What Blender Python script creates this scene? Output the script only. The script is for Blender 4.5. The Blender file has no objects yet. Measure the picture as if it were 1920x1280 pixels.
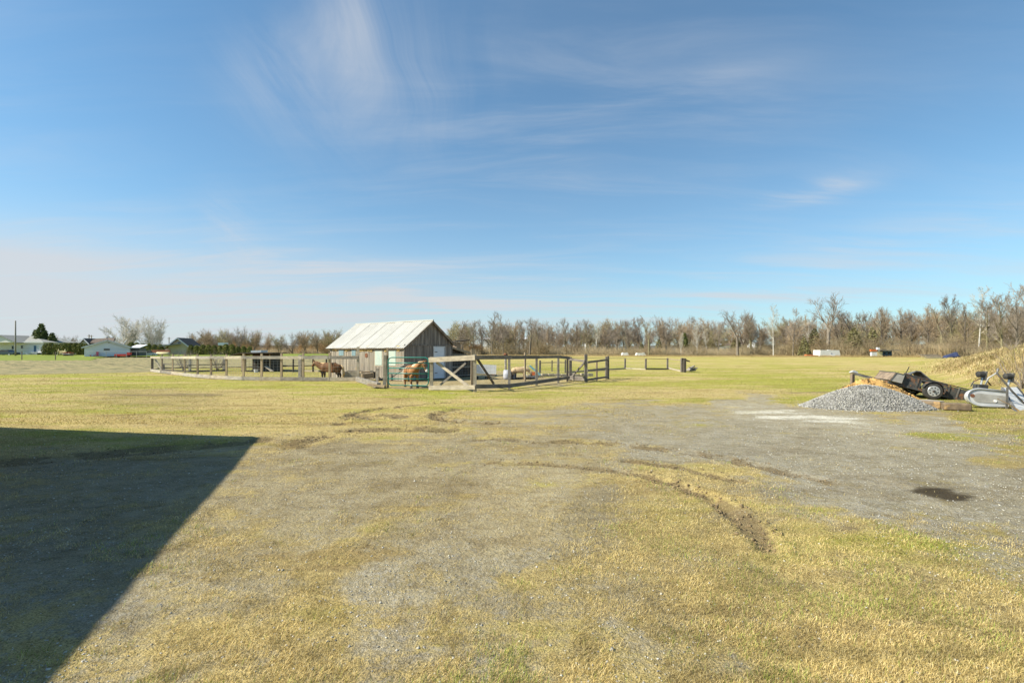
import bpy, math, random
import numpy as np
from mathutils import Vector, Matrix, Euler
PI = math.pi
random.seed(7)
RNG = np.random.default_rng(11)
scene = bpy.context.scene
C = scene.collection
EYE = 1.6            # camera height
FP = 907.0           # focal length in photo pixels
HY = 657.0           # horizon row

# ------------------------------------------------------------------ camera
cam = bpy.data.cameras.new('camera')
camo = bpy.data.objects.new('camera', cam)
C.objects.link(camo)
cam.sensor_width = 36.0
cam.lens = 36.0 * FP / 1920.0
cam.shift_y = (HY - 640.0) / 1920.0
cam.clip_start = 0.1
cam.clip_end = 6000
camo.location = (0, 0, EYE)
camo.rotation_euler = (PI / 2, 0, 0)
scene.camera = camo

# ------------------------------------------------------------------ sun, sky, exposure
SUN_AZ = Vector((-0.975, -0.22)).normalized()      # towards the sun, on the ground
SUN_EL = math.radians(41)
sd = Vector((SUN_AZ.x * math.cos(SUN_EL), SUN_AZ.y * math.cos(SUN_EL), math.sin(SUN_EL)))
sl = bpy.data.lights.new('sun', 'SUN')
sl.energy = 4.9
sl.angle = math.radians(0.53)
sl.color = (1.0, 0.935, 0.77)
so = bpy.data.objects.new('sun', sl)
C.objects.link(so)
so.rotation_euler = sd.to_track_quat('Z', 'Y').to_euler()
so.location = (-20, 0, 30)

world = bpy.data.worlds.new('World')
scene.world = world
world.use_nodes = True
scene.view_settings.view_transform = 'Standard'
scene.view_settings.look = 'None'
scene.view_settings.exposure = 0.79
scene.view_settings.gamma = 1.0


class NT:
    """tiny node helper"""
    def __init__(s, tree):
        s.t = tree
        s.t.nodes.clear()

    def n(s, typ, **kw):
        nd = s.t.nodes.new(typ)
        for k, v in kw.items():
            setattr(nd, k, v)
        return nd

    def l(s, a, b):
        s.t.links.new(a, b)

    def setin(s, sock, v):
        if isinstance(v, bpy.types.NodeSocket):
            s.l(v, sock)
        elif v is not None:
            if isinstance(v, (tuple, list)) and len(v) == 3 and sock.type == 'RGBA':
                v = (*v, 1)
            sock.default_value = v

    def math(s, op, a, b=None, c=None, clamp=False):
        nd = s.n('ShaderNodeMath', operation=op, use_clamp=clamp)
        s.setin(nd.inputs[0], a); s.setin(nd.inputs[1], b)
        if c is not None:
            s.setin(nd.inputs[2], c)
        return nd.outputs[0]

    def vmath(s, op, a, b=None):
        nd = s.n('ShaderNodeVectorMath', operation=op)
        s.setin(nd.inputs[0], a); s.setin(nd.inputs[1], b)
        return nd.outputs['Value'] if op in ('DOT_PRODUCT', 'LENGTH', 'DISTANCE') else nd.outputs[0]

    def mix(s, f, a, b, blend='MIX'):
        nd = s.n('ShaderNodeMix', data_type='RGBA', blend_type=blend)
        s.setin(nd.inputs[0], f); s.setin(nd.inputs[6], a); s.setin(nd.inputs[7], b)
        return nd.outputs[2]

    def noise(s, vec, scale, detail=4, rough=0.55, dist=0.0, dim='3D'):
        nd = s.n('ShaderNodeTexNoise', noise_dimensions=dim)
        s.setin(nd.inputs['Vector'], vec)
        nd.inputs['Scale'].default_value = scale
        nd.inputs['Detail'].default_value = detail
        nd.inputs['Roughness'].default_value = rough
        nd.inputs['Distortion'].default_value = dist
        return nd.outputs['Fac']

    def mapr(s, v, a, b, c=0.0, d=1.0, smooth=True):
        nd = s.n('ShaderNodeMapRange', interpolation_type='SMOOTHSTEP' if smooth else 'LINEAR')
        s.setin(nd.inputs[0], v)
        for i, q in zip((1, 2, 3, 4), (a, b, c, d)):
            s.setin(nd.inputs[i], q)
        return nd.outputs[0]

    def mapping(s, vec, scale=(1, 1, 1), rot=(0, 0, 0), loc=(0, 0, 0)):
        nd = s.n('ShaderNodeMapping')
        s.setin(nd.inputs[0], vec)
        nd.inputs['Location'].default_value = loc
        nd.inputs['Rotation'].default_value = rot
        nd.inputs['Scale'].default_value = scale
        return nd.outputs[0]


def build_world():
    w = NT(world.node_tree)
    sky = w.n('ShaderNodeTexSky', sky_type='NISHITA')
    sky.sun_disc = False
    sky.sun_elevation = SUN_EL
    sky.sun_rotation = math.atan2(SUN_AZ.x, SUN_AZ.y)
    sky.altitude = 60
    sky.air_density = 1.0
    sky.dust_density = 0.25
    sky.ozone_density = 1.6
    tc = w.n('ShaderNodeTexCoord')
    d = tc.outputs['Generated']
    sep = w.n('ShaderNodeSeparateXYZ'); w.l(d, sep.inputs[0])
    x, y, z = sep.outputs
    zc = w.math('MAXIMUM', z, 0.0)
    # a high cloud sheet: direction projected onto a layer overhead
    k = w.math('DIVIDE', 1.0, w.math('ADD', zc, 0.10))
    comb = w.n('ShaderNodeCombineXYZ')
    w.l(w.math('MULTIPLY', x, k), comb.inputs[0]); w.l(w.math('MULTIPLY', y, k), comb.inputs[1])
    lay = comb.outputs[0]
    warp = w.n('ShaderNodeTexNoise'); w.l(lay, warp.inputs['Vector']); warp.inputs['Scale'].default_value = 0.7
    warp.inputs['Detail'].default_value = 3
    lw = w.vmath('ADD', lay, w.vmath('SCALE', w.vmath('SUBTRACT', warp.outputs['Color'], (0.5, 0.5, 0.5)), None))
    # (scale input)
    lw.node.inputs[1].links[0].from_node.inputs['Scale'].default_value = 0.38
    # thin fibrous streaks
    st = w.noise(w.mapping(lw, (0.35, 1.7, 1), (0, 0, math.radians(-14))), 1.5, 9, 0.62, 0.5)
    st2 = w.noise(w.mapping(lw, (2.2, 0.5, 1), (0, 0, math.radians(18))), 1.2, 9, 0.66, 0.7)
    big = w.noise(lay, 0.35, 3, 0.5)
    veil = w.math('MULTIPLY', w.mapr(st, 0.42, 0.78), w.mapr(big, 0.36, 0.66))

    def blob(cx, cy, sx, sy, rot=0.0):
        # soft patch of cloud around a direction (cx, 1, cy); ellipse in tangent units
        yy = w.math('MAXIMUM', y, 0.05)
        u = w.math('SUBTRACT', w.math('DIVIDE', x, yy), cx)
        v = w.math('SUBTRACT', w.math('DIVIDE', z, yy), cy)
        c, s_ = math.cos(rot), math.sin(rot)
        a = w.math('DIVIDE', w.math('ADD', w.math('MULTIPLY', u, c), w.math('MULTIPLY', v, s_)), sx)
        b = w.math('DIVIDE', w.math('SUBTRACT', w.math('MULTIPLY', v, c), w.math('MULTIPLY', u, s_)), sy)
        r2 = w.math('ADD', w.math('MULTIPLY', a, a), w.math('MULTIPLY', b, b))
        g = w.math('EXPONENT', w.math('MULTIPLY', r2, -1.0))
        return w.math('MULTIPLY', g, w.mapr(y, 0.0, 0.15))

    def add(a, b):
        return w.math('ADD', a, b)
    fib = w.mapr(st2, 0.36, 0.74)
    fib1 = w.mapr(st, 0.36, 0.72)
    cl = w.math('ADD', w.math('MULTIPLY', veil, 0.28), w.math('MULTIPLY_ADD', w.mapr(big, .3, .7), 0.06, 0.025))
    # the plume at the top left of centre
    cl = add(cl, w.math('MULTIPLY', w.math('MULTIPLY', blob(-0.335, 0.67, 0.065, 0.13, 0.12), fib), 0.55))
    cl = add(cl, w.math('MULTIPLY', w.math('MULTIPLY', blob(-0.47, 0.60, 0.12, 0.10, 0.5), fib), 0.35))
    cl = add(cl, w.math('MULTIPLY', w.math('MULTIPLY', blob(-0.25, 0.55, 0.2, 0.14, 0.4), fib), 0.28))
    cl = add(cl, w.math('MULTIPLY', w.math('MULTIPLY', blob(-0.58, 0.25, 0.05, 0.07, 0.4), fib), 0.35))
    # the bank low on the left and the veil beside it
    cl = add(cl, w.math('MULTIPLY', w.math('MULTIPLY', blob(-0.98, 0.11, 0.52, 0.125, -0.14), add(0.8, w.math('MULTIPLY', fib1, 0.5))), 1.05))
    cl = add(cl, w.math('MULTIPLY', w.math('MULTIPLY', blob(-0.28, 0.115, 0.38, 0.09, -0.1), add(0.5, fib1)), 0.66))
    # long low streaks on the right
    cl = add(cl, w.math('MULTIPLY', w.math('MULTIPLY', blob(0.60, 0.115, 0.75, 0.035, 0.08), add(0.2, fib1)), 0.50))
    cl = add(cl, w.math('MULTIPLY', w.math('MULTIPLY', blob(0.80, 0.21, 0.5, 0.05, 0.20), fib1), 0.40))
    cl = add(cl, w.math('MULTIPLY', w.math('MULTIPLY', blob(0.64, 0.33, 0.10, 0.022, 0.2), fib1), 0.9))
    cl = add(cl, w.math('MULTIPLY', w.math('MULTIPLY', blob(0.42, 0.56, 0.18, 0.025, 0.22), fib1), 0.12))
    cl = add(cl, w.math('MULTIPLY', w.math('MULTIPLY', blob(0.0, 0.45, 0.4, 0.2, 0.3), fib1), 0.22))
    cl = add(cl, w.math('MULTIPLY', w.math('MULTIPLY', blob(0.05, 0.66, 0.6, 0.16, 0.15), add(0.5, fib1)), 0.07))
    cl = w.math('MINIMUM', cl, 0.9)
    # haze whitening near the horizon, all round
    hz = w.math('MULTIPLY', w.math('EXPONENT', w.math('MULTIPLY', zc, -6.0)), 0.66)
    tint = w.mix(1.0, sky.outputs[0], SKY_TINT, 'MULTIPLY')
    col = w.mix(hz, tint, HAZE_COL)
    col = w.mix(cl, col, CLOUD_COL)
    bg = w.n('ShaderNodeBackground')
    w.l(col, bg.inputs[0])
    bg.inputs[1].default_value = 0.079
    out = w.n('ShaderNodeOutputWorld')
    w.l(bg.outputs[0], out.inputs[0])


SKY_TINT = (0.60, 1.04, 1.16)
HAZE_COL = (4.5, 4.95, 5.6)
CLOUD_COL = (4.9, 5.1, 5.4)
build_world()


# ------------------------------------------------------------------ helpers
def link(o):
    C.objects.link(o)
    return o


def thing(name, label, cat, loc=(0, 0, 0), rotz=0.0, group=None):
    o = link(bpy.data.objects.new(name, None))
    o.empty_display_size = 0.3
    o.location = loc
    o.rotation_euler = (0, 0, rotz)
    o['label'] = label
    o['category'] = cat
    if group:
        o['group'] = group
    return o


def tag(o, label, cat, group=None):
    o['label'] = label
    o['category'] = cat
    if group:
        o['group'] = group
    return o


def copy_tree(o, parent=None):
    c = link(o.copy())
    c.parent = parent
    for ch in o.children:
        copy_tree(ch, c)
    return c


class MB:
    """collects faces; build() links them as one object"""
    def __init__(s):
        s.v = []; s.f = []; s.m = Matrix.Identity(4); s.mi = []

    def addv(s, pts):
        b = len(s.v)
        s.v.extend([tuple(s.m @ Vector(p)) for p in pts])
        return b

    def box(s, c, d, rot=None, taper=1.0):
        cx, cy, cz = c; x, y, z = d[0] / 2, d[1] / 2, d[2] / 2
        pts = []
        for k, t in ((-1, 1.0), (1, taper)):
            for i, j in ((-1, -1), (1, -1), (1, 1), (-1, 1)):
                pts.append(Vector((i * x * t, j * y * t, k * z)))
        if rot is not None:
            R = rot if isinstance(rot, Matrix) else Euler(rot).to_matrix()
            pts = [R @ p for p in pts]
        b = s.addv([p + Vector(c) for p in pts])
        for q in ((0, 3, 2, 1), (4, 5, 6, 7), (0, 1, 5, 4), (1, 2, 6, 5), (2, 3, 7, 6), (3, 0, 4, 7)):
            s.f.append([b + i for i in q])
        return s

    def beam(s, p, q, w, h, up=(0, 0, 1)):
        p = Vector(p); q = Vector(q); d = q - p
        L = d.length; d.normalize(); up = Vector(up)
        sx = d.cross(up)
        if sx.length < 1e-4:
            sx = d.cross(Vector((1, 0, 0)))
        sx.normalize(); uz = sx.cross(d)
        R = Matrix((d, sx, uz)).transposed()
        return s.box((p + q) / 2, (L, w, h), R)

    def tube(s, pts, radii, n=8, cap=True):
        pts = [Vector(p) for p in pts]
        if not isinstance(radii, (list, tuple)):
            radii = [radii] * len(pts)
        rings = []
        prev = None
        for i, p in enumerate(pts):
            d = (pts[min(i + 1, len(pts) - 1)] - pts[max(i - 1, 0)]).normalized()
            a = prev if prev is not None else (Vector((0, 0, 1)) if abs(d.z) < 0.9 else Vector((1, 0, 0)))
            u = (a - d * a.dot(d))
            if u.length < 1e-5:
                u = d.orthogonal()
            u.normalize(); w = d.cross(u); prev = u
            rings.append(s.addv([p + (u * math.cos(2 * PI * k / n) + w * math.sin(2 * PI * k / n)) * radii[i] for k in range(n)]))
        for i in range(len(pts) - 1):
            a, b = rings[i], rings[i + 1]
            for k in range(n):
                s.f.append([a + k, a + (k + 1) % n, b + (k + 1) % n, b + k])
        if cap:
            s.f.append([rings[0] + k for k in reversed(range(n))])
            s.f.append([rings[-1] + k for k in range(n)])
        return s

    def prism(s, poly, a, b):
        """poly: list of 3-vectors offset functions; extrude polygon points by vectors a->b"""
        n = len(poly)
        A = Vector(a); B = Vector(b)
        i0 = s.addv([Vector(p) + A for p in poly]); i1 = s.addv([Vector(p) + B for p in poly])
        s.f.append([i0 + k for k in reversed(range(n))]); s.f.append([i1 + k for k in range(n)])
        for k in range(n):
            s.f.append([i0 + k, i0 + (k + 1) % n, i1 + (k + 1) % n, i1 + k])
        return s

    def mesh(s, name, smooth=False):
        me = bpy.data.meshes.new(name)
        me.from_pydata(s.v, [], s.f)
        if smooth:
            me.polygons.foreach_set('use_smooth', [True] * len(me.polygons))
        me.update()
        return me

    def build(s, name, mat, parent=None, smooth=False, loc=None, bevel=0.0):
        me = s.mesh(name, smooth)
        if mat:
            me.materials.append(mat)
        o = link(bpy.data.objects.new(name, me))
        if parent:
            o.parent = parent
        if loc is not None:
            o.location = loc
        if bevel:
            b = o.modifiers.new('bevel', 'BEVEL'); b.width = bevel; b.segments = 2
        return o


def fast_mesh(name, V, F, mat=None, cols=None, smooth=False):
    """V (n,3) array, F (m,k) array; cols (n,4) point colours"""
    me = bpy.data.meshes.new(name)
    V = np.asarray(V, np.float32); F = np.asarray(F, np.int32)
    m, k = F.shape
    me.vertices.add(len(V)); me.vertices.foreach_set('co', V.ravel())
    me.loops.add(m * k); me.loops.foreach_set('vertex_index', F.ravel())
    me.polygons.add(m)
    me.polygons.foreach_set('loop_start', np.arange(m, dtype=np.int32) * k)
    try:
        me.polygons.foreach_set('loop_total', np.full(m, k, np.int32))
    except Exception:
        pass
    me.update(calc_edges=True)
    if smooth:
        me.polygons.foreach_set('use_smooth', np.ones(m, bool))
    if cols is not None:
        for nm, arr in (cols.items() if isinstance(cols, dict) else (('col', cols),)):
            at = me.color_attributes.new(nm, 'FLOAT_COLOR', 'POINT')
            at.data.foreach_set('color', np.asarray(arr, np.float32).ravel())
    if mat:
        me.materials.append(mat)
    return me


def obj(name, me, parent=None, loc=(0, 0, 0), rot=(0, 0, 0), scale=(1, 1, 1)):
    o = link(bpy.data.objects.new(name, me))
    o.location = loc; o.rotation_euler = rot; o.scale = scale
    if parent:
        o.parent = parent
    return o


# ------------------------------------------------------------------ value noise in numpy
def _h(i, j, s):
    i = i.astype(np.int64); j = j.astype(np.int64)
    n = (i * 374761393 + j * 668265263 + s * 144269) & 0x7fffffff
    n = ((n ^ (n >> 13)) * 1274126177) & 0x7fffffff
    n = n ^ (n >> 16)
    return (n & 0xffff) / 65535.0


def vnoise(x, y, s=0):
    xi = np.floor(x); yi = np.floor(y); fx = x - xi; fy = y - yi
    fx = fx * fx * (3 - 2 * fx); fy = fy * fy * (3 - 2 * fy)
    a = _h(xi, yi, s); b = _h(xi + 1, yi, s); c = _h(xi, yi + 1, s); d = _h(xi + 1, yi + 1, s)
    return (a * (1 - fx) + b * fx) * (1 - fy) + (c * (1 - fx) + d * fx) * fy


def fbm(x, y, o=4, s=0, g=0.5):
    r = 0; a = 1; t = 0
    for k in range(o):
        r = r + a * vnoise(x * 2 ** k + 17.3 * k, y * 2 ** k - 9.1 * k, s + k); t += a; a *= g
    return r / t


def sstep(a, b, x):
    t = np.clip((x - a) / (b - a), 0, 1)
    return t * t * (3 - 2 * t)


# ------------------------------------------------------------------ photo pixel -> place
def G(px, py):
    Y = EYE * FP / (py - HY)
    return ((px - 960) / FP * Y, Y)


def P(px, py, Y):
    return Vector(((px - 960) / FP * Y, Y, EYE - (py - HY) / FP * Y))


def X(px, Y):
    return (px - 960) / FP * Y


# ------------------------------------------------------------------ materials
def pbr(name, rough=0.8, metal=0.0, spec=0.3):
    m = bpy.data.materials.new(name); m.use_nodes = True
    w = NT(m.node_tree)
    b = w.n('ShaderNodeBsdfPrincipled'); o = w.n('ShaderNodeOutputMaterial')
    w.l(b.outputs[0], o.inputs[0])
    b.inputs['Roughness'].default_value = rough
    b.inputs['Metallic'].default_value = metal
    b.inputs['Specular IOR Level'].default_value = spec
    return m, w, b


def bump(w, b, h, strength=0.3, dist=0.01):
    bn = w.n('ShaderNodeBump'); bn.inputs['Strength'].default_value = strength
    bn.inputs['Distance'].default_value = dist
    w.l(h, bn.inputs['Height']); w.l(bn.outputs[0], b.inputs['Normal'])


def mat_mottle(name, c1, c2, scale=(3, 3, 3), rough=0.8, metal=0.0, spec=0.3, rnd=0.25, c3=None, t3=0.62, s3=1.5, bmp=0.2, bdist=0.01, detail=6):
    """two tone material: stretched noise, tone per object, optional third stain colour"""
    m, w, b = pbr(name, rough, metal, spec)
    geo = w.n('ShaderNodeNewGeometry')
    oi = w.n('ShaderNodeObjectInfo')
    pos = w.vmath('ADD', geo.outputs['Position'], w.vmath('SCALE', (13.1, 7.7, 3.3), None))
    sc = pos.node.inputs[1].links[0].from_node
    w.l(oi.outputs['Random'], sc.inputs['Scale'])
    f = w.noise(w.mapping(pos, scale), 1.0, detail, 0.6)
    col = w.mix(w.mapr(f, 0.3, 0.7), c1, c2)
    if c3 is not None:
        g = w.noise(pos, s3, 5, 0.65)
        col = w.mix(w.mapr(g, t3, t3 + 0.12), col, c3)
    if rnd:
        hsv = w.n('ShaderNodeHueSaturation'); w.l(col, hsv.inputs['Color'])
        w.l(w.mapr(oi.outputs['Random'], 0, 1, 1 - rnd, 1 + rnd, False), hsv.inputs['Value'])
        col = hsv.outputs[0]
    w.l(col, b.inputs['Base Color'])
    if bmp:
        bump(w, b, f, bmp, bdist)
    return m


def mat_col(name, rough=0.9, spec=0.15, attr='col', trans=0.0):
    m, w, b = pbr(name, rough, 0, spec)
    a = w.n('ShaderNodeAttribute', attribute_name=attr)
    w.l(a.outputs['Color'], b.inputs['Base Color'])
    if trans:
        t = w.n('ShaderNodeBsdfTranslucent'); w.l(a.outputs['Color'], t.inputs[0])
        mx = w.n('ShaderNodeMixShader'); mx.inputs[0].default_value = trans
        w.l(b.outputs[0], mx.inputs[1]); w.l(t.outputs[0], mx.inputs[2])
        w.l(mx.outputs[0], w.t.nodes['Material Output'].inputs[0])
    return m


M = {}
M['grey_wood'] = mat_mottle('grey_wood', (0.37, 0.33, 0.28), (0.22, 0.195, 0.165), (3, 3, 9), rnd=0.28, bmp=0.5)
M['shaded_wood'] = mat_mottle('shaded_wood', (0.22, 0.19, 0.165), (0.12, 0.105, 0.09), (3, 3, 9), rnd=0.2, bmp=0.5)  # grey wood with the shade of the unlit fence sides put into the colour
M['pale_wood'] = mat_mottle('pale_wood', (0.50, 0.43, 0.33), (0.33, 0.28, 0.21), (4, 4, 9), rnd=0.12, bmp=0.4)
M['tan_wood'] = mat_mottle('tan_wood', (0.45, 0.34, 0.22), (0.31, 0.235, 0.155), (8, 8, 2), rnd=0.2, bmp=0.4)
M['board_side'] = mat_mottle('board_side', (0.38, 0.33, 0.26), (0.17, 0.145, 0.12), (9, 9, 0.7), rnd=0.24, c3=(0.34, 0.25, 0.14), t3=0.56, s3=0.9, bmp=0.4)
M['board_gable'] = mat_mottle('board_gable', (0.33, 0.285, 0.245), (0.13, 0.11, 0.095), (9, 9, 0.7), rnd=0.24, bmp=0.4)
M['board_top'] = mat_mottle('board_top', (0.56, 0.38, 0.14), (0.32, 0.22, 0.09), (6, 6, 0.9), rnd=0.25, bmp=0.4)
M['brown_board'] = mat_mottle('brown_board', (0.33, 0.25, 0.18), (0.16, 0.12, 0.09), (7, 7, 1), rnd=0.25)
M['dark_wood'] = mat_mottle('dark_wood', (0.10, 0.08, 0.065), (0.05, 0.042, 0.035), (5, 5, 2), rnd=0.2)
M['roof_metal'] = mat_mottle('roof_metal', (0.53, 0.51, 0.46), (0.46, 0.44, 0.395), (1.6, 1.6, 1.6), rough=0.45, metal=0.25, spec=0.4, rnd=0.07, c3=(0.38, 0.25, 0.13), t3=0.69, s3=2.2, bmp=0.05)
M['white_paint'] = mat_mottle('white_paint', (0.72, 0.72, 0.72), (0.60, 0.60, 0.60), (2, 2, 2), rough=0.5, rnd=0.03, bmp=0)
M['cream_wall'] = mat_mottle('cream_wall', (0.74, 0.70, 0.65), (0.66, 0.62, 0.57), (1, 1, 4), rough=0.7, rnd=0.03, bmp=0)
M['white_wall'] = mat_mottle('white_wall', (0.74, 0.76, 0.80), (0.66, 0.68, 0.72), (1, 1, 6), rough=0.6, rnd=0.02, bmp=0)
M['cream_gable'] = mat_mottle('cream_gable', (0.66, 0.60, 0.42), (0.56, 0.50, 0.36), (1, 1, 1), rough=0.7, rnd=0.02, bmp=0)
M['shingle_grey'] = mat_mottle('shingle_grey', (0.30, 0.30, 0.28), (0.22, 0.22, 0.21), (4, 4, 4), rnd=0.03)
M['shingle_brown'] = mat_mottle('shingle_brown', (0.15, 0.11, 0.085), (0.09, 0.07, 0.06), (3, 3, 3), rnd=0.05)
M['glass_dark'] = mat_mottle('glass_dark', (0.03, 0.035, 0.04), (0.05, 0.055, 0.06), (1, 1, 1), rough=0.08, spec=0.6, rnd=0, bmp=0)
M['plastic_pane'] = mat_mottle('plastic_pane', (0.38, 0.47, 0.43), (0.50, 0.54, 0.46), (2, 2, 1), rough=0.4, rnd=0.06, bmp=0)
M['blue_pane'] = mat_mottle('blue_pane', (0.16, 0.24, 0.27), (0.22, 0.31, 0.33), (12, 12, 0.5), rough=0.4, rnd=0.05, bmp=0)
M['green_paint'] = mat_mottle('green_paint', (0.012, 0.14, 0.115), (0.02, 0.19, 0.155), (4, 4, 4), rough=0.35, spec=0.5, rnd=0.03, bmp=0)
M['wire'] = mat_mottle('wire', (0.42, 0.42, 0.40), (0.3, 0.3, 0.28), (9, 9, 9), rough=0.5, metal=0.5, rnd=0, bmp=0)
M['black_steel'] = mat_mottle('black_steel', (0.035, 0.036, 0.036), (0.075, 0.075, 0.07), (7, 7, 7), rough=0.6, metal=0.0, spec=0.4, rnd=0.1, c3=(0.20, 0.095, 0.045), t3=0.52, s3=5, bmp=0.2)
M['grey_steel'] = mat_mottle('grey_steel', (0.20, 0.19, 0.175), (0.11, 0.105, 0.10), (5, 5, 5), rough=0.5, metal=0.3, rnd=0.1, c3=(0.22, 0.13, 0.07), t3=0.6, s3=4)
M['light_steel'] = mat_mottle('light_steel', (0.44, 0.42, 0.38), (0.32, 0.30, 0.27), (5, 5, 5), rough=0.5, metal=0.3, rnd=0.05, c3=(0.25, 0.15, 0.08), t3=0.66, s3=6, bmp=0.1)
M['chrome'] = mat_mottle('chrome', (0.62, 0.62, 0.62), (0.48, 0.48, 0.48), (8, 8, 8), rough=0.38, metal=0.5, spec=0.5, rnd=0.03, bmp=0)
M['silver_panel'] = mat_mottle('silver_panel', (0.46, 0.46, 0.47), (0.56, 0.56, 0.55), (3, 3, 6), rough=0.45, metal=0.2, rnd=0.0, c3=(0.33, 0.27, 0.21), t3=0.68, s3=4, bmp=0.02)
M['rubber'] = mat_mottle('rubber', (0.035, 0.034, 0.033), (0.06, 0.057, 0.052), (9, 9, 9), rough=0.85, rnd=0.1)
M['rust'] = mat_mottle('rust', (0.22, 0.085, 0.04), (0.13, 0.06, 0.035), (9, 9, 9), rough=0.85, rnd=0.1)
M['log_bark'] = mat_mottle('log_bark', (0.26, 0.19, 0.12), (0.13, 0.095, 0.065), (6, 6, 6), rnd=0.15, bmp=0.8, c3=(0.42, 0.27, 0.12), t3=0.55, s3=3)
M['blue_plastic'] = mat_mottle('blue_plastic', (0.035, 0.045, 0.10), (0.055, 0.065, 0.13), (3, 3, 3), rough=0.4, rnd=0.1, bmp=0)
M['grey_plastic'] = mat_mottle('grey_plastic', (0.34, 0.36, 0.42), (0.42, 0.42, 0.46), (3, 3, 3), rough=0.5, rnd=0.1, bmp=0)
M['blue_frame'] = mat_mottle('blue_frame', (0.05, 0.10, 0.16), (0.07, 0.13, 0.19), (3, 3, 3), rough=0.5, rnd=0.1, bmp=0)
M['red_paint'] = mat_mottle('red_paint', (0.42, 0.035, 0.035), (0.5, 0.06, 0.05), (2, 2, 2), rough=0.4, rnd=0.05, bmp=0)
M['pink_red'] = mat_mottle('pink_red', (0.62, 0.09, 0.13), (0.7, 0.13, 0.16), (2, 2, 2), rough=0.5, rnd=0.05, bmp=0)
M['orange'] = mat_mottle('orange', (0.62, 0.17, 0.05), (0.5, 0.12, 0.04), (2, 2, 2), rough=0.6, rnd=0.05, bmp=0)
M['turquoise'] = mat_mottle('turquoise', (0.18, 0.42, 0.50), (0.25, 0.50, 0.55), (2, 2, 2), rough=0.5, rnd=0.05, bmp=0)
M['yellow_cream'] = mat_mottle('yellow_cream', (0.70, 0.60, 0.36), (0.6, 0.5, 0.28), (4, 4, 4), rough=0.7, rnd=0.05, bmp=0)
M['car_dark'] = mat_mottle('car_dark', (0.03, 0.055, 0.065), (0.035, 0.06, 0.07), (1, 1, 1), rough=0.22, spec=0.6, rnd=0, bmp=0)
M['car_white'] = mat_mottle('car_white', (0.7, 0.7, 0.7), (0.66, 0.66, 0.66), (1, 1, 1), rough=0.3, rnd=0, bmp=0)
M['brick_red'] = mat_mottle('brick_red', (0.33, 0.13, 0.08), (0.25, 0.10, 0.065), (6, 6, 6), rnd=0.05)
M['hoof'] = mat_mottle('hoof', (0.12, 0.09, 0.06), (0.08, 0.06, 0.04), (9, 9, 9), rnd=0.1)
M['mane_blond'] = mat_mottle('mane_blond', (0.72, 0.52, 0.28), (0.52, 0.35, 0.18), (30, 30, 8), rnd=0.05, bmp=0.5)
M['mane_pale'] = mat_mottle('mane_pale', (0.70, 0.60, 0.40), (0.55, 0.44, 0.26), (30, 30, 8), rnd=0.05, bmp=0.5)
M['bark_grey'] = mat_mottle('bark_grey', (0.23, 0.195, 0.155), (0.13, 0.11, 0.09), (2, 2, 1), rnd=0.25, bmp=0)
M['bark_olive'] = mat_mottle('bark_olive', (0.25, 0.22, 0.12), (0.14, 0.125, 0.075), (2, 2, 1), rnd=0.2, bmp=0)
M['bark_white'] = mat_mottle('bark_white', (0.62, 0.59, 0.53), (0.42, 0.40, 0.36), (2, 2, 2), rnd=0.08, bmp=0)
M['twig_grey'] = mat_mottle('twig_grey', (0.33, 0.275, 0.225), (0.21, 0.175, 0.145), (0.8, 0.8, 0.8), rnd=0.15, bmp=0)
M['twig_tan'] = mat_mottle('twig_tan', (0.40, 0.305, 0.20), (0.27, 0.205, 0.14), (0.8, 0.8, 0.8), rnd=0.15, bmp=0)
M['twig_olive'] = mat_mottle('twig_olive', (0.36, 0.32, 0.17), (0.25, 0.215, 0.12), (0.8, 0.8, 0.8), rnd=0.15, bmp=0)
M['twig_pale'] = mat_mottle('twig_pale', (0.56, 0.52, 0.45), (0.42, 0.38, 0.32), (0.8, 0.8, 0.8), rnd=0.08, bmp=0)
M['conifer'] = mat_mottle('conifer', (0.09, 0.12, 0.035), (0.17, 0.18, 0.06), (2.5, 2.5, 2.5), rnd=0.15, bmp=0)
M['cedar'] = mat_mottle('cedar', (0.13, 0.15, 0.035), (0.25, 0.235, 0.07), (2.0, 2.0, 2.0), rnd=0.15, bmp=0)
M['cedar_wild'] = mat_mottle('cedar_wild', (0.12, 0.125, 0.05), (0.22, 0.19, 0.085), (2.0, 2.0, 2.0), rnd=0.15, bmp=0)
M['leafcol'] = mat_col('leafcol', 0.85, 0.15, trans=0.15)
M['stonecol'] = mat_col('stonecol', 0.85, 0.25)

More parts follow.
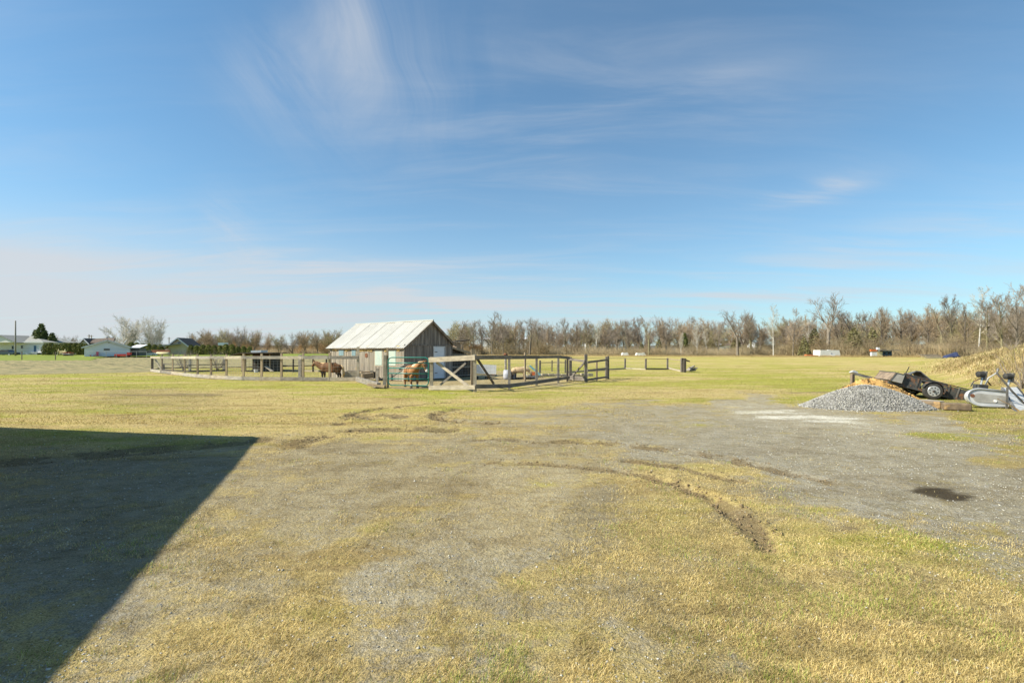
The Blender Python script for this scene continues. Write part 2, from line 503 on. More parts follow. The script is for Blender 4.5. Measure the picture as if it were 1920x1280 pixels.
# ------------------------------------------------------------------ ground cover, measured along the ground
CP = [  # px, py, grass, green, grey, straw brightness
 (50,715,1,.55,.3,1),(200,712,1,.80,.3,1),(400,722,1,.55,.3,1),(600,730,1,.7,.3,1),(800,738,1,.9,.3,1),(1000,738,1,.5,.3,1),(1200,705,1,.7,.3,1),(1400,715,1,.75,.3,1),
 (1600,700,1,.6,.3,1),(1720,765,.9,.7,.3,.8),(1800,775,.9,.8,.3,.7),(60,760,1,.3,.3,1),(300,742,.75,.3,.1,.8),(500,765,1,.3,.3,1),(700,760,1,.25,.3,1),(900,762,1,.2,.3,1),(1100,742,1,.4,.3,1),
 (1300,740,1,.5,.3,1),(1500,738,1,.75,.3,1),(1200,690,1,.8,.3,1),(1150,680,1,.5,.3,1),(1600,680,1,.5,.3,1),(1750,700,1,.4,.3,1),(1350,680,1,.5,.3,1),(1000,690,1,.7,.3,.9),(950,715,.15,.1,.0,1.0),(830,718,.10,.1,.0,1.0),(900,706,.3,.3,.1,.9),(870,712,.1,.1,0,1.0),(500,690,1,.7,.3,.8),
 (100,790,1,.12,.3,1.05),(300,800,1,.12,.3,1),(560,795,1,.12,.3,1),(700,790,.75,.12,.2,.95),(850,788,.6,.1,.2,.9),(950,785,.45,.1,.4,.9),(1100,778,.35,.1,.5,.9),(1250,775,.25,.1,.7,.9),
 (1400,762,.2,.1,.8,1),(1500,785,0,0,.9,1),(1700,795,.05,0,.9,1),(1850,800,.75,.5,.5,.8),(1900,850,.75,.5,.5,.8),(1800,850,.1,.2,.9,1),
 (60,830,.95,.3,.4,.8),(300,828,.75,.3,.4,.8),(100,880,.25,.1,.6,.8),(300,900,.1,.1,.6,.8),(150,1000,.1,0,.6,.8),(100,1150,.3,.1,.9,.9),(50,1260,.45,.2,.9,.9),
 (600,850,.12,0,.35,.95),(750,870,.15,0,.3,1),(900,850,.28,.1,.35,.95),(1050,850,.35,.1,.3,1),(600,950,.1,0,.4,1),(800,950,.15,0,.4,1),(1000,900,.12,0,.3,1.15),(950,1000,.18,0,.2,1.1),
 (450,1000,.3,.1,.35,.95),(700,1010,.3,.1,.35,.95),(650,1050,.8,.3,.3,.95),(500,1100,.45,.1,.4,.95),(300,1200,.55,.1,.6,1),(350,1270,.55,.1,.6,1),(550,1250,.6,.1,.65,.95),(750,1150,.25,.1,.9,1.05),
 (800,1250,.4,.2,.7,.9),(950,1100,.28,.1,.75,.9),(1000,1200,.5,.1,.6,.95),(1150,1250,.65,.15,.6,.9),(1130,960,.2,0,.4,.85),(1100,1060,.4,.1,.7,.9),(1200,1120,.5,.1,.4,.85),
 (1250,835,.22,.1,.85,1),(1400,830,.05,.1,.95,1),(1450,860,0,0,1,1),(1600,850,0,0,.95,1),(1750,890,.03,.1,.9,.95),(1540,905,.15,.1,1,1.05),(1650,940,.08,.1,1,1.0),(1850,960,.08,.1,.95,.95),(1900,900,.0,0,.9,.95),(1880,1040,.4,.15,1,.9),
 (1200,915,.65,.1,.3,1),(1350,905,.8,.1,.3,1),(1420,945,.85,.1,.3,1.05),(1600,1000,.8,.15,.3,1.05),(1500,1050,.9,.2,.3,1.05),(1700,1060,.85,.15,.3,1),(1300,1050,.7,.1,.3,.9),(1850,1130,.85,.25,.3,.85),
 (1500,1200,.9,.22,.3,1.05),(1700,1200,.9,.15,.3,.9),(1300,1200,.6,.15,.5,.85),(1900,1250,.85,.2,.3,.95),(1430,1130,.75,.1,.3,.8),(1370,1000,.6,.1,.2,.85),
]
_cp = np.array(CP, float)
_near = (_cp[:, 1] > 830) & (_cp[:, 0] < 1250)
_cp[_near, 2] += .05; _cp[_near, 4] *= .8
_far = _cp[:, 1] < 810
_cp[_far, 5] *= 1.14
_cx = _cp[:, 0] / 170.0
_cy = np.log(_cp[:, 1] - HY) * 2.3


def warp_coords(x, y):
    yy = np.maximum(y, 1.35)
    return (960 + FP * x / yy) / 170.0, np.log(EYE * FP / np.minimum(yy, 90.0)) * 2.3


def cover(x, y):
    """grass, green, grey, bright at ground points"""
    wob = (fbm(x * 0.9, y * 0.9, 4, 31) - 0.5) * 1.5
    wob2 = (fbm(x * 0.9 + 50, y * 0.9, 4, 37) - 0.5) * 1.1
    u, v = warp_coords(x, y)
    u = np.clip(u, -6, 18) + wob; v = v + wob2 * 0.6
    out = np.zeros((len(x), 4)); wt = np.zeros(len(x))
    for i in range(len(_cp)):
        d2 = (u - _cx[i]) ** 2 + (v - _cy[i]) ** 2 + 0.03
        k = 1.0 / d2 ** 2.0
        wt += k
        out += k[:, None] * _cp[i, 2:][None]
    return out / wt[:, None]


def wline(pts):
    return np.array([G(*p) for p in pts])


RUTS = [  # line, half width, depth, darkness
 (wline([(1440,1025),(1410,990),(1370,957),(1320,928),(1270,908),(1215,895)]), 0.12, 0.045, 0.95),
 (wline([(1215,895),(1160,884),(1100,878),(1040,873),(960,868),(900,868)]), 0.11, 0.018, 0.6),
 (wline([(1395,900),(1364,898),(1320,886),(1240,872),(1180,864)]), 0.12, 0.022, 0.7),
 (wline([(1180,864),(1091,852),(1020,848)]), 0.10, 0.01, 0.4),
 (wline([(894,825),(1000,827),(1094,829),(1168,834),(1268,844),(1355,858),(1431,875),(1541,900)]), 0.17, 0.02, 0.62),
 (wline([(550,835),(594,820),(625,811),(703,803),(781,803),(840,806)]), 0.30, 0.03, 0.75),
 (wline([(635,795),(650,780),(675,772),(719,765),(780,759),(844,754)]), 0.13, 0.03, 0.85),
 (wline([(855,766),(820,774),(812,780),(822,786),(860,790),(925,794)]), 0.17, 0.03, 0.8),
 (wline([(675,778),(700,784)]), 0.30, 0.03, 0.75),
 (wline([(735,777),(750,782)]), 0.28, 0.03, 0.7),
 (wline([(720,764),(830,764),(960,757)]), 0.12, 0.01, 0.4),
 (wline([(480,826),(350,838),(150,856),(0,868)]), 0.35, 0.02, 0.75),
 (wline([(560,1050),(640,1035),(690,1022)]), 0.05, 0.008, 0.45),
 (wline([(1420,1058),(1470,1085),(1540,1100),(1600,1125)]), 0.10, 0.01, 0.4),
 (wline([(1700,1060),(1780,1110),(1900,1150)]), 0.16, 0.01, 0.4),
 (wline([(1130,700),(1700,640+60)]), 0.5, 0.0, 0.0),
]
BLOTS = [  # px,py,rx,ry (metres), strength : bare dark earth
 (300,740,2.3,.55,.8),(240,742,1.4,.4,.8),(385,741,1.2,.3,.7),(440,734,.9,.35,.6),(270,757,.9,.3,.5),(400,765,.7,.3,.45),(530,775,.8,.3,.6),(95,775,.7,.25,.4),
 (1530,735,1.3,.5,.95),(1255,738,.8,.3,.3),(1230,752,.6,.3,.35),(1560,992,.22,.07,.7),(1500,985,.15,.06,.4),(930,735,1.0,.3,.35),
 (1050,745,1.5,.3,.35),(1450,1135,.3,.1,.4),(620,845,.8,.3,.35),(700,1065,.5,.08,.4),(1000,945,.5,.1,.25),(1180,824,.35,.08,.5),
 (1720,1075,.32,.05,.6),(1790,1110,.35,.06,.7),(1860,1140,.3,.06,.6),(1480,1095,.28,.05,.6),(1540,1108,.2,.04,.5),(1430,1120,.2,.05,.5),(1700,1170,.15,.03,.5),(1500,940,.3,.06,.45),(1420,940,.2,.05,.4),(1250,1010,.3,.08,.3),(1640,960,.25,.06,.4),(1330,985,.3,.03,.5),(430,1040,.3,.05,.35),(880,1080,.3,.05,.3),(330,930,.5,.08,.3),(1540,1215,.15,.05,.4),(1880,1190,.2,.06,.5),(1820,1165,.16,.05,.45),(1160,975,.35,.25,.35),
]
_wx, _wy = G(1770, 925)
CHALK = [(1400,762,1.0,.5,.45),(1440,772,1.1,.45,.85),(1500,783,1.2,.40,1.0),(1545,790,.8,.22,.95),(1590,797,.8,.2,.55),(1370,770,.9,.25,.5),(1660,804,1.1,.15,.3)]


def linedist(x, y, L):
    best = np.full(len(x), 1e9); 
    for a, b in zip(L[:-1], L[1:]):
        d = b - a; t = np.clip(((x - a[0]) * d[0] + (y - a[1]) * d[1]) / max(1e-9, d @ d), 0, 1)
        best = np.minimum(best, np.hypot(x - a[0] - t * d[0], y - a[1] - t * d[1]))
    return best


def mud(x, y):
    m = np.zeros(len(x))
    near = y < 30
    xs, ys = x[near], y[near]
    if len(xs):
        j = (fbm(xs * 3.1, ys * 3.1, 3, 61) - .5) * 0.22
        mm = np.zeros(len(xs))
        for L, hw, dep, dk in RUTS:
            d = linedist(xs, ys, L) + j * min(1, hw * 5)
            mm = np.maximum(mm, dk * (1 - sstep(hw * .5, hw * 1.5, d)))
        br = fbm(xs * 2.2, ys * 2.2, 3, 5)
        mm *= 0.55 + .8 * sstep(.30, .56, br)
        for px, py, rx, ry, s in BLOTS:
            cx, cy = G(px, py)
            r = np.sqrt(((xs - cx) / rx) ** 2 + ((ys - cy) / ry) ** 2) + (fbm(xs * 1.6, ys * 5.5, 4, 9) - .5) * 3.0
            mm = np.maximum(mm, s * (1 - sstep(.45, 1.15, r)))
        m[near] = np.clip(mm, 0, 1)
    return m


def chalk(x, y):
    m = np.zeros(len(x)); near = (y < 20) & (y > 5)
    xs, ys = x[near], y[near]
    mm = np.zeros(len(xs))
    for px, py, rx, ry, s in CHALK:
        cx, cy = G(px, py)
        r = np.sqrt(((xs - cx) / (rx * 1.1)) ** 2 + ((ys - cy) / (ry * 1.5)) ** 2) + (fbm(xs * 1.6, ys * 3.0, 5, 19) - .5) * 2.4
        mm = np.maximum(mm, s * (1 - sstep(.0, 1.5, r)))
    m[near] = mm
    return m


def wetm(x, y):
    r = np.sqrt(((x - _wx) / .30) ** 2 + ((y - _wy) / .27) ** 2) + (fbm(x * 5, y * 12, 4, 77) - .5) * .9
    return 1 - sstep(.65, 1.1, r)


BANK = np.array([(13.4, 9.0), (14.9, 14.0), (17.6, 18.0), (20.6, 23.0), (26.6, 31.5), (36.2, 43.0), (50, 60)])


def bankh(x, y):
    """height of the grass bank on the right; zero left of its toe"""
    xt = np.interp(y, BANK[:, 1], BANK[:, 0])
    wdt = np.interp(y, [8, 45], [3.6, 8.5])
    h = sstep(0, 1, (x - xt) / wdt)
    top = np.interp(y, [5, 14, 22, 40, 60, 75], [.9, 1.45, 1.65, 1.6, .8, 0])
    n = fbm(x * .55, y * .55, 3, 41)
    return h * top * (0.78 + .45 * n) * sstep(-2, 9, y)


def zg(x, y):
    x = np.asarray(x, float); y = np.asarray(y, float)
    r = np.hypot(x, y)
    fade = 1 - sstep(10, 26, r)
    z = (fbm(x * .45, y * .45, 3, 3) - .5) * .05 * fade
    z = z + (fbm(x * 3.5, y * 3.5, 3, 13) - .5) * .018 * (1 - sstep(6, 16, r))
    return z + bankh(x, y)


def zg1(x, y):
    return float(zg(np.array([x]), np.array([y]))[0])


def rutz(x, y):
    z = np.zeros(len(x)); near = (y < 22) & (y > 1)
    xs, ys = x[near], y[near]
    zz = np.zeros(len(xs))
    for L, hw, dep, dk in RUTS:
        if dep <= 0:
            continue
        d = linedist(xs, ys, L)
        prof = -dep * np.exp(-(d / hw) ** 2) + dep * .45 * np.exp(-((d - hw * 1.35) / (hw * .45)) ** 2)
        lug = (fbm(xs * 9, ys * 9, 2, 23) - .5) * dep * 2.2 * np.exp(-(d / (hw * 1.5)) ** 2)
        zz += prof + lug
    z[near] = zz
    return z


def graded(stops):
    """stops: list of (position, step) -> coordinates whose spacing follows step"""
    out = [stops[0][0]]
    ps = [s[0] for s in stops]; st = [s[1] for s in stops]
    while out[-1] < ps[-1]:
        out.append(out[-1] + float(np.interp(out[-1], ps, st)))
    return np.array(out)


def grid_mesh(xs, ys, zf):
    XX, YY = np.meshgrid(xs, ys)
    x = XX.ravel(); y = YY.ravel()
    z = zf(x, y)
    nx, ny = len(xs), len(ys)
    i = np.arange(nx * (ny - 1)).reshape(ny - 1, nx)[:, :-1].ravel()
    F = np.stack([i, i + 1, i + nx + 1, i + nx], 1)
    return np.stack([x, y, z], 1), F


def mat_ground():
    m, w, b = pbr('ground_cover', 0.95, 0, 0.12)
    geo = w.n('ShaderNodeNewGeometry'); pos = geo.outputs['Position']
    A = w.n('ShaderNodeAttribute', attribute_name='cov'); B = w.n('ShaderNodeAttribute', attribute_name='ex')
    sa = w.n('ShaderNodeSeparateColor'); w.l(A.outputs['Color'], sa.inputs[0])
    sb = w.n('ShaderNodeSeparateColor'); w.l(B.outputs['Color'], sb.inputs[0])
    grass, green, grey = sa.outputs; mudv, chalkv, wet = sb.outputs
    bright = A.outputs['Alpha']
    n_fine = w.noise(pos, 95, 3, .7)
    n_mid = w.noise(pos, 21, 4, .65)
    n_lo = w.noise(pos, 2.3, 5, .62)
    n_patch = w.noise(w.mapping(pos, (.55, 1.25, 1)), 1.1, 6, .62, .4)
    n_big = w.noise(w.mapping(pos, (.10, .30, 1), (0, 0, .15)), 1.0, 6, .65, .3)
    # soil
    soil = w.mix(grey, (0.45, 0.365, 0.195), (0.425, 0.378, 0.275))
    soil = w.mix(w.mapr(n_lo, .34, .66), soil, w.mix(grey, (0.32, 0.245, 0.12), (0.31, 0.27, 0.18)))
    vor = w.n('ShaderNodeTexVoronoi', feature='F1'); w.l(pos, vor.inputs['Vector']); vor.inputs['Scale'].default_value = 62
    vc = w.n('ShaderNodeSeparateColor'); w.l(vor.outputs['Color'], vc.inputs[0])
    chip = w.mapr(vc.outputs[0], .55, 1.0)
    soil = w.mix(w.math('MULTIPLY', chip, w.math('MULTIPLY_ADD', grey, .55, .12)), soil, (0.50, 0.475, 0.41))
    vor2 = w.n('ShaderNodeTexVoronoi', feature='F1'); w.l(pos, vor2.inputs['Vector']); vor2.inputs['Scale'].default_value = 24
    vc2 = w.n('ShaderNodeSeparateColor'); w.l(vor2.outputs['Color'], vc2.inputs[0])
    soil = w.mix(w.math('MULTIPLY', w.mapr(vc2.outputs[1], .80, 1.0), w.math('MULTIPLY_ADD', grey, .5, .1)), soil, (0.42, 0.41, 0.385))
    soil = w.mix(w.mapr(n_fine, .36, .60, .6, 0), soil, (0.11, 0.088, 0.05))
    # turf: dead straw to green
    straw = w.mix(w.mapr(n_mid, .3, .7), (0.53, 0.415, 0.175), (0.37, 0.285, 0.115))
    straw = w.mix(w.mapr(n_fine, .42, .68, 0, .75), straw, (0.62, 0.49, 0.23))
    straw = w.mix(w.mapr(n_fine, .32, .52, .8, 0), straw, (0.11, 0.082, 0.035))
    grn = w.mix(w.mapr(n_mid, .3, .7), (0.20, 0.225, 0.026), (0.37, 0.355, 0.055))
    gv = w.math('ADD', w.math('MULTIPLY', w.math('SUBTRACT', n_big, .5), 4.2), w.math('MULTIPLY', w.math('SUBTRACT', n_patch, .5), 1.8))
    gf = w.mapr(w.math('ADD', gv, green), .14, 1.0)
    turf = w.mix(w.math('MULTIPLY', gf, .85), straw, grn)
    # thin brown worn places inside turf
    n_worn = w.noise(w.mapping(pos, (.35, 1.1, 1), (0, 0, -.1), (9, 4, 0)), .8, 6, .68, .5)
    turf = w.mix(w.mapr(n_worn, .52, .68, 0, .55), turf, (0.21, 0.145, 0.07))
    thr = w.math('ADD', w.math('ADD', w.math('MULTIPLY', w.math('SUBTRACT', n_patch, .5), 1.7), w.math('MULTIPLY', w.math('SUBTRACT', n_lo, .5), 1.3)), w.math('ADD', w.math('MULTIPLY', w.math('SUBTRACT', n_mid, .5), .9), w.math('MULTIPLY', w.math('SUBTRACT', n_fine, .5), .5)))
    cf = w.mapr(w.math('ADD', grass, thr), .28, .72)
    col = w.mix(cf, soil, turf)
    # earth laid bare by wheels
    mf = w.mapr(w.math('ADD', mudv, w.math('ADD', w.math('MULTIPLY', w.math('SUBTRACT', n_mid, .5), 1.5), w.math('MULTIPLY', w.math('SUBTRACT', n_lo, .5), .8))), .26, .88, 0, .82)
    earth = w.mix(w.mapr(n_fine, .35, .65), (0.14, 0.105, 0.055), (0.27, 0.205, 0.115))
    col = w.mix(mf, col, earth)
    n_ck = w.noise(w.mapping(pos, (1.6, 3.0, 1), (0, 0, -.12)), 2.4, 7, .75)
    kf = w.math('MULTIPLY', w.mapr(w.math('ADD', w.math('MULTIPLY', chalkv, 1.25), w.math('ADD', w.math('MULTIPLY', w.math('SUBTRACT', n_ck, .5), 2.6), w.math('MULTIPLY', w.math('SUBTRACT', n_mid, .5), 3.0))), .30, 1.75, 0, .85), w.mapr(chalkv, 0, .2))
    col = w.mix(kf, col, (0.74, 0.71, 0.62))
    col = w.mix(w.math('MULTIPLY', wet, .93), col, (0.06, 0.044, 0.024))
    n_t = w.noise(w.mapping(pos, (1, 1.6, 1)), 5.5, 6, .72)
    col = w.mix(w.mapr(n_t, .34, .54, .42, 0), col, w.mix(1.0, col, (.45, .40, .34), 'MULTIPLY'))
    n_m2 = w.noise(w.mapping(pos, (.45, .9, 1), (0, 0, .35), (3, 7, 0)), 1.0, 5, .62, .6)
    col = w.mix(w.mapr(n_m2, .50, .66, 0, .45), col, w.mix(1.0, col, (.62, .56, .47), 'MULTIPLY'))
    hv = w.n('ShaderNodeHueSaturation'); w.l(col, hv.inputs['Color']); w.l(bright, hv.inputs['Value'])
    w.l(hv.outputs[0], b.inputs['Base Color'])
    w.l(w.mapr(wet, 0, 1, .95, .85), b.inputs['Roughness'])
    h = w.math('ADD', w.math('MULTIPLY', n_fine, .5), w.math('ADD', w.math('MULTIPLY', n_mid, 1.1), w.math('MULTIPLY', chip, .25)))
    bump(w, b, h, .9, .03)
    return m


M['ground'] = mat_ground()
gx = graded([(-3000, 700), (-700, 180), (-200, 30), (-60, 5), (-30, 1.0), (-16, .22), (-7, .07), (0, .04), (7, .07), (16, .16), (24, .4), (45, 1.2), (70, 6), (200, 30), (700, 180), (3000, 700)])
gy = graded([(-400, 150), (-40, 12), (-4, 1.0), (1.2, .06), (2, .025), (6, .045), (12, .09), (20, .2), (40, 1.0), (80, 6), (200, 25), (700, 150), (3500, 700)])
V, F = grid_mesh(gx, gy, lambda x, y: zg(x, y) + rutz(x, y))
cv = cover(V[:, 0], V[:, 1])
bk = np.clip(bankh(V[:, 0], V[:, 1]) * 2, 0, 1)
cv[:, 0] = np.maximum(cv[:, 0], bk); cv[:, 1] = cv[:, 1] * (1 - bk) + .05 * bk
ex = np.zeros((len(V), 4)); ex[:, 3] = 1
ex[:, 0] = mud(V[:, 0], V[:, 1]); ex[:, 1] = chalk(V[:, 0], V[:, 1]); ex[:, 2] = wetm(V[:, 0], V[:, 1])
me = fast_mesh('ground', V, F, M['ground'], {'cov': cv, 'ex': ex}, smooth=True)
ground = obj('ground', me); ground['kind'] = 'structure'
print('ground quads', len(F))

# ------------------------------------------------------------------ ploughed field and far lawn
m, w, b = pbr('stubble_soil', .95, 0, .1)
geo = w.n('ShaderNodeNewGeometry'); pos = geo.outputs['Position']
f1 = w.noise(w.mapping(pos, (1, 2.2, 1)), .75, 7, .78); f2 = w.noise(w.mapping(pos, (.15, .5, 1)), 1, 4, .6)
col = w.mix(w.mapr(f1, .42, .56), (0.14, 0.135, 0.075), (0.32, 0.262, 0.14))
col = w.mix(w.mapr(f2, .4, .7, 0, .5), col, (0.33, 0.30, 0.14))
w.l(col, b.inputs['Base Color']); bump(w, b, f1, .8, .08)
M['stubble'] = m


def sheet(name, poly, mat, step, z0, zn=None):
    """flat ground sheet inside a convex polygon, as a triangulated grid clipped by cell centre"""
    poly = np.array(poly)
    x0, y0 = poly.min(0); x1, y1 = poly.max(0)
    xs = np.arange(x0, x1 + step, step); ys = np.arange(y0, y1 + step, step)
    V, F = grid_mesh(xs, ys, lambda x, y: np.full(len(x), z0) + (zn(x, y) if zn else 0))
    c = V[F].mean(1)
    ins = np.zeros(len(c), bool)
    n = len(poly)
    for i in range(n):
        a = poly[i]; bb = poly[(i + 1) % n]
        cond = ((a[1] > c[:, 1]) != (bb[1] > c[:, 1])) & (c[:, 0] < (bb[0] - a[0]) * (c[:, 1] - a[1]) / (bb[1] - a[1] + 1e-12) + a[0])
        ins ^= cond
    F = F[ins]
    used = np.unique(F); mp = np.zeros(len(V), int); mp[used] = np.arange(len(used))
    o = obj(name, fast_mesh(name, V[used], mp[F], mat, smooth=False)); o['kind'] = 'structure'
    return o


fa = [G(-60, 703), G(150, 700), G(280, 697.5), G(300, 691)]
field_poly = fa + [(-24, 46), (-19, 52), (-20, 62), (-34, 108), (-88, 103.5), (-63, 72.5), (-95, 72.0), (-86, 50), (-60, 36)]
sheet('ploughed_field', field_poly, M['stubble'], .38, .008, lambda x, y: ((fbm(x * 1.6, y * 1.6, 3, 91) ** 2) * .18 + fbm(x * 2.9, y * 2.9, 2, 92) * .08) * sstep(36.3, 41, y))
M['lawn'] = mat_mottle('lawn', (0.13, 0.18, 0.022), (0.24, 0.26, 0.05), (.25, .6, 1), rnd=0, bmp=0, spec=.1)
sheet('far_lawn', [(-100, 71.0), (-62.5, 72.0), (-87, 103), (-33, 107), (-40, 150), (-260, 160), (-200, 110)], M['lawn'], 2.0, .02, lambda x, y: .56 * sstep(74, 124, y))
M['pasture'] = mat_mottle('pasture', (0.22, 0.235, 0.05), (0.36, 0.31, 0.10), (.3, .8, 1), rnd=0, bmp=0, spec=.1)
# distant land beyond the trees and a low blue ridge
mb = MB()
pts = []
for i in range(61):
    a = math.radians(-125 + 250 * i / 60)
    r = 2600
    h = 18 + 26 * float(fbm(np.array([i * .21]), np.array([3.3]), 3, 4)[0])
    pts.append((r * math.sin(a), r * math.cos(a), h))
V = []; F = []
for i, (x, y, h) in enumerate(pts):
    V += [(x * .9, y * .9, -1), (x, y, h), (x * 1.15, y * 1.15, -1)]
for i in range(60):
    k = 3 * i
    F += [(k, k + 3, k + 4, k + 1), (k + 1, k + 4, k + 5, k + 2)]
M['hill'] = mat_mottle('hill', (0.10, 0.115, 0.115), (0.13, 0.14, 0.13), (.01, .01, .01), rnd=0, bmp=0, spec=0)
h = obj('hills', fast_mesh('hills', V, F, M['hill'])); h['kind'] = 'structure'

# ------------------------------------------------------------------ turf blades, stones, clods


def scatter_blades(name, x, y, z, ln, wd, lean, colf, mat, seed=3):
    n = len(x); r = np.random.default_rng(seed)
    a = r.uniform(0, 2 * PI, n); b2 = a + PI / 2
    dx = np.cos(a) * lean; dy = np.sin(a) * lean; dz = np.sqrt(np.maximum(1 - lean ** 2, .01))
    wx = np.cos(b2) * wd / 2; wy = np.sin(b2) * wd / 2
    V = np.zeros((n, 5, 3), np.float32)
    V[:, 0] = np.stack([x - wx, y - wy, z], 1); V[:, 1] = np.stack([x + wx, y + wy, z], 1)
    mx = x + dx * ln * .5; my = y + dy * ln * .5; mz = z + dz * ln * .62
    V[:, 2] = np.stack([mx - wx * .8, my - wy * .8, mz], 1); V[:, 3] = np.stack([mx + wx * .8, my + wy * .8, mz], 1)
    V[:, 4] = np.stack([x + dx * ln, y + dy * ln, z + dz * ln * .85], 1)
    base = np.arange(n)[:, None] * 5
    F = np.concatenate([base + np.array([[0, 1, 3]]), base + np.array([[0, 3, 2]]), base + np.array([[2, 3, 4]])], 0)
    col = np.repeat(colf[:, None, :], 5, 1).reshape(-1, 3)
    col = np.concatenate([col, np.ones((len(col), 1))], 1)
    return fast_mesh(name, V.reshape(-1, 3), F, mat, col)


def pal(t, cols):
    cols = np.array(cols); k = np.clip(t, 0, .9999) * (len(cols) - 1); i = k.astype(int); f = (k - i)[:, None]
    return cols[i] * (1 - f) + cols[i + 1] * f


def region_pts(n, y0, y1, r, margin=1.25, powr=1.0):
    """points over the yard in front, denser where it is nearer"""
    u = r.random(n)
    y = (y0 ** -powr + u * (y1 ** -powr - y0 ** -powr)) ** (-1 / powr)
    x = r.uniform(-1, 1, n) * (y * 1.06 * 1.08 + margin)
    return x, y


r = np.random.default_rng(5)
x, y = region_pts(640000, 1.7, 11.5, r, .5, 1.0)
c = cover(x, y); md = mud(x, y); wt = wetm(x, y)
pn = fbm(x * 1.3, y * 1.3, 4, 101); cl = fbm(x * 7, y * 7, 2, 103)
dens = sstep(.25, .75, c[:, 0] + (pn - .5) * 1.3 + (cl - .5) * .9) * (1 - md * .9) * (1 - wt)
keep = r.random(len(x)) < (dens * .95 + .012)
x, y, c, pn = x[keep], y[keep], c[keep], pn[keep]
z = zg(x, y) + rutz(x, y)
n = len(x)
gr = (r.random(n) < np.clip(c[:, 1] * .55 + (vnoise(x * 2.3, y * 2.3, 55) - .62) * .9, .015, .8))
t = r.random(n)
colr = pal(t, [(0.12, .085, .035), (.33, .24, .09), (.48, .37, .14), (.55, .43, .19), (.63, .52, .28)])
colg = pal(r.random(n), [(.12, .17, .025), (.20, .26, .045), (.33, .36, .08)])
shade_ = .78 + .50 * sstep(.30, .62, fbm(x * 5.5, y * 7.5, 4, 130))[:, None] * (.88 + .24 * sstep(.35, .6, fbm(x * 1.1, y * 2.0, 3, 131))[:, None])
colf = np.where(gr[:, None], colg, colr) * (.8 + .25 * c[:, 3:4]) * shade_
ln = r.uniform(.014, .042, n) * (1 + .3 * gr); wd = r.uniform(.0010, .0022, n) * np.clip(y / 3.2, 1, 3.2)
lean = np.where(gr, r.uniform(.3, .85, n), r.uniform(.62, .97, n))
me = scatter_blades('grass', x, y, z, ln, wd, lean, colf, M['leafcol'])
o = obj('grass', me); o['kind'] = 'stuff'; tag(o, 'short dead straw turf with green shoots covering the yard', 'grass')
print('near blades', n)

# mid distance turf, longer tufts
x, y = region_pts(150000, 10.5, 44, r, 1.0, .75)
xt = np.interp(y, BANK[:, 1], BANK[:, 0])
c = cover(x, y); md = mud(x, y)
keep = (r.random(len(x)) < sstep(.25, .8, c[:, 0] + (fbm(x * .7, y * .7, 4, 101) - .5) * 1.2) * (1 - md * .9)) & (x < xt + .5) & ~((y > 34) & (x < -.62 * y)) 
x, y, c = x[keep], y[keep], c[keep]; n = len(x); z = zg(x, y)
gbig = fbm(x * .12, y * .35, 4, 7)
gr = r.random(n) < np.clip(c[:, 1] * .9 + (gbig - .5) * 1.5 - .08, .02, .9)
colf = np.where(gr[:, None], pal(r.random(n), [(.14, .18, .025), (.22, .26, .04), (.33, .34, .07)]), pal(r.random(n), [(.26, .18, .06), (.42, .32, .11), (.62, .50, .22)]))
me = scatter_blades('grass_tufts', x, y, z, r.uniform(.02, .05, n), r.uniform(.006, .011, n) * np.clip(y / 14, 1, 3), r.uniform(.6, .97, n), colf, M['leafcol'])
o = obj('grass_tufts', me); o['kind'] = 'stuff'; tag(o, 'patchy green and straw turf of the pasture behind the yard', 'grass')
print('mid blades', n)

# tall dead grass on the bank
n = 190000
y = r.uniform(9, 62, n) ** 1.0; xt = np.interp(y, BANK[:, 1], BANK[:, 0])
x = xt + r.uniform(-.6, 16, n) * np.interp(y, [9, 60], [.7, 1.6])
h = bankh(x, y)
keep = (r.random(n) < sstep(.05, .5, h + (fbm(x * .9, y * .9, 3, 8) - .5) * .6) * (1 - .5 * sstep(25, 60, y))) 
x, y, h = x[keep], y[keep], h[keep]; n = len(x); z = zg(x, y)
colf = pal(np.clip(fbm(x * .6, y * .6, 3, 88) * .9 + r.random(n) * .5 - .2, 0, 1), [(.20, .15, .08), (.40, .30, .15), (.54, .43, .22), (.72, .61, .37)])
colf = np.where((r.random(n) < .10)[:, None], np.array([[.20, .22, .05]]), colf)
ht = sstep(.2, 1.2, h)
me = scatter_blades('tall_grass', x, y, z, r.uniform(.08, .24, n) + ht * r.uniform(.0, .34, n), r.uniform(.006, .013, n) * np.clip(y / 14, 1, 3), r.uniform(.35, .97, n), colf, M['leafcol'])
o = obj('tall_grass', me); o['kind'] = 'stuff'; tag(o, 'tall matted dry grass on the bank at the right', 'grass')
print('bank blades', n)


OCT = np.array([(1, 0, 0), (-1, 0, 0), (0, 1, 0), (0, -1, 0), (0, 0, 1), (0, 0, -1)], float)
OCF = np.array([(0, 2, 4), (2, 1, 4), (1, 3, 4), (3, 0, 4), (2, 0, 5), (1, 2, 5), (3, 1, 5), (0, 3, 5)])


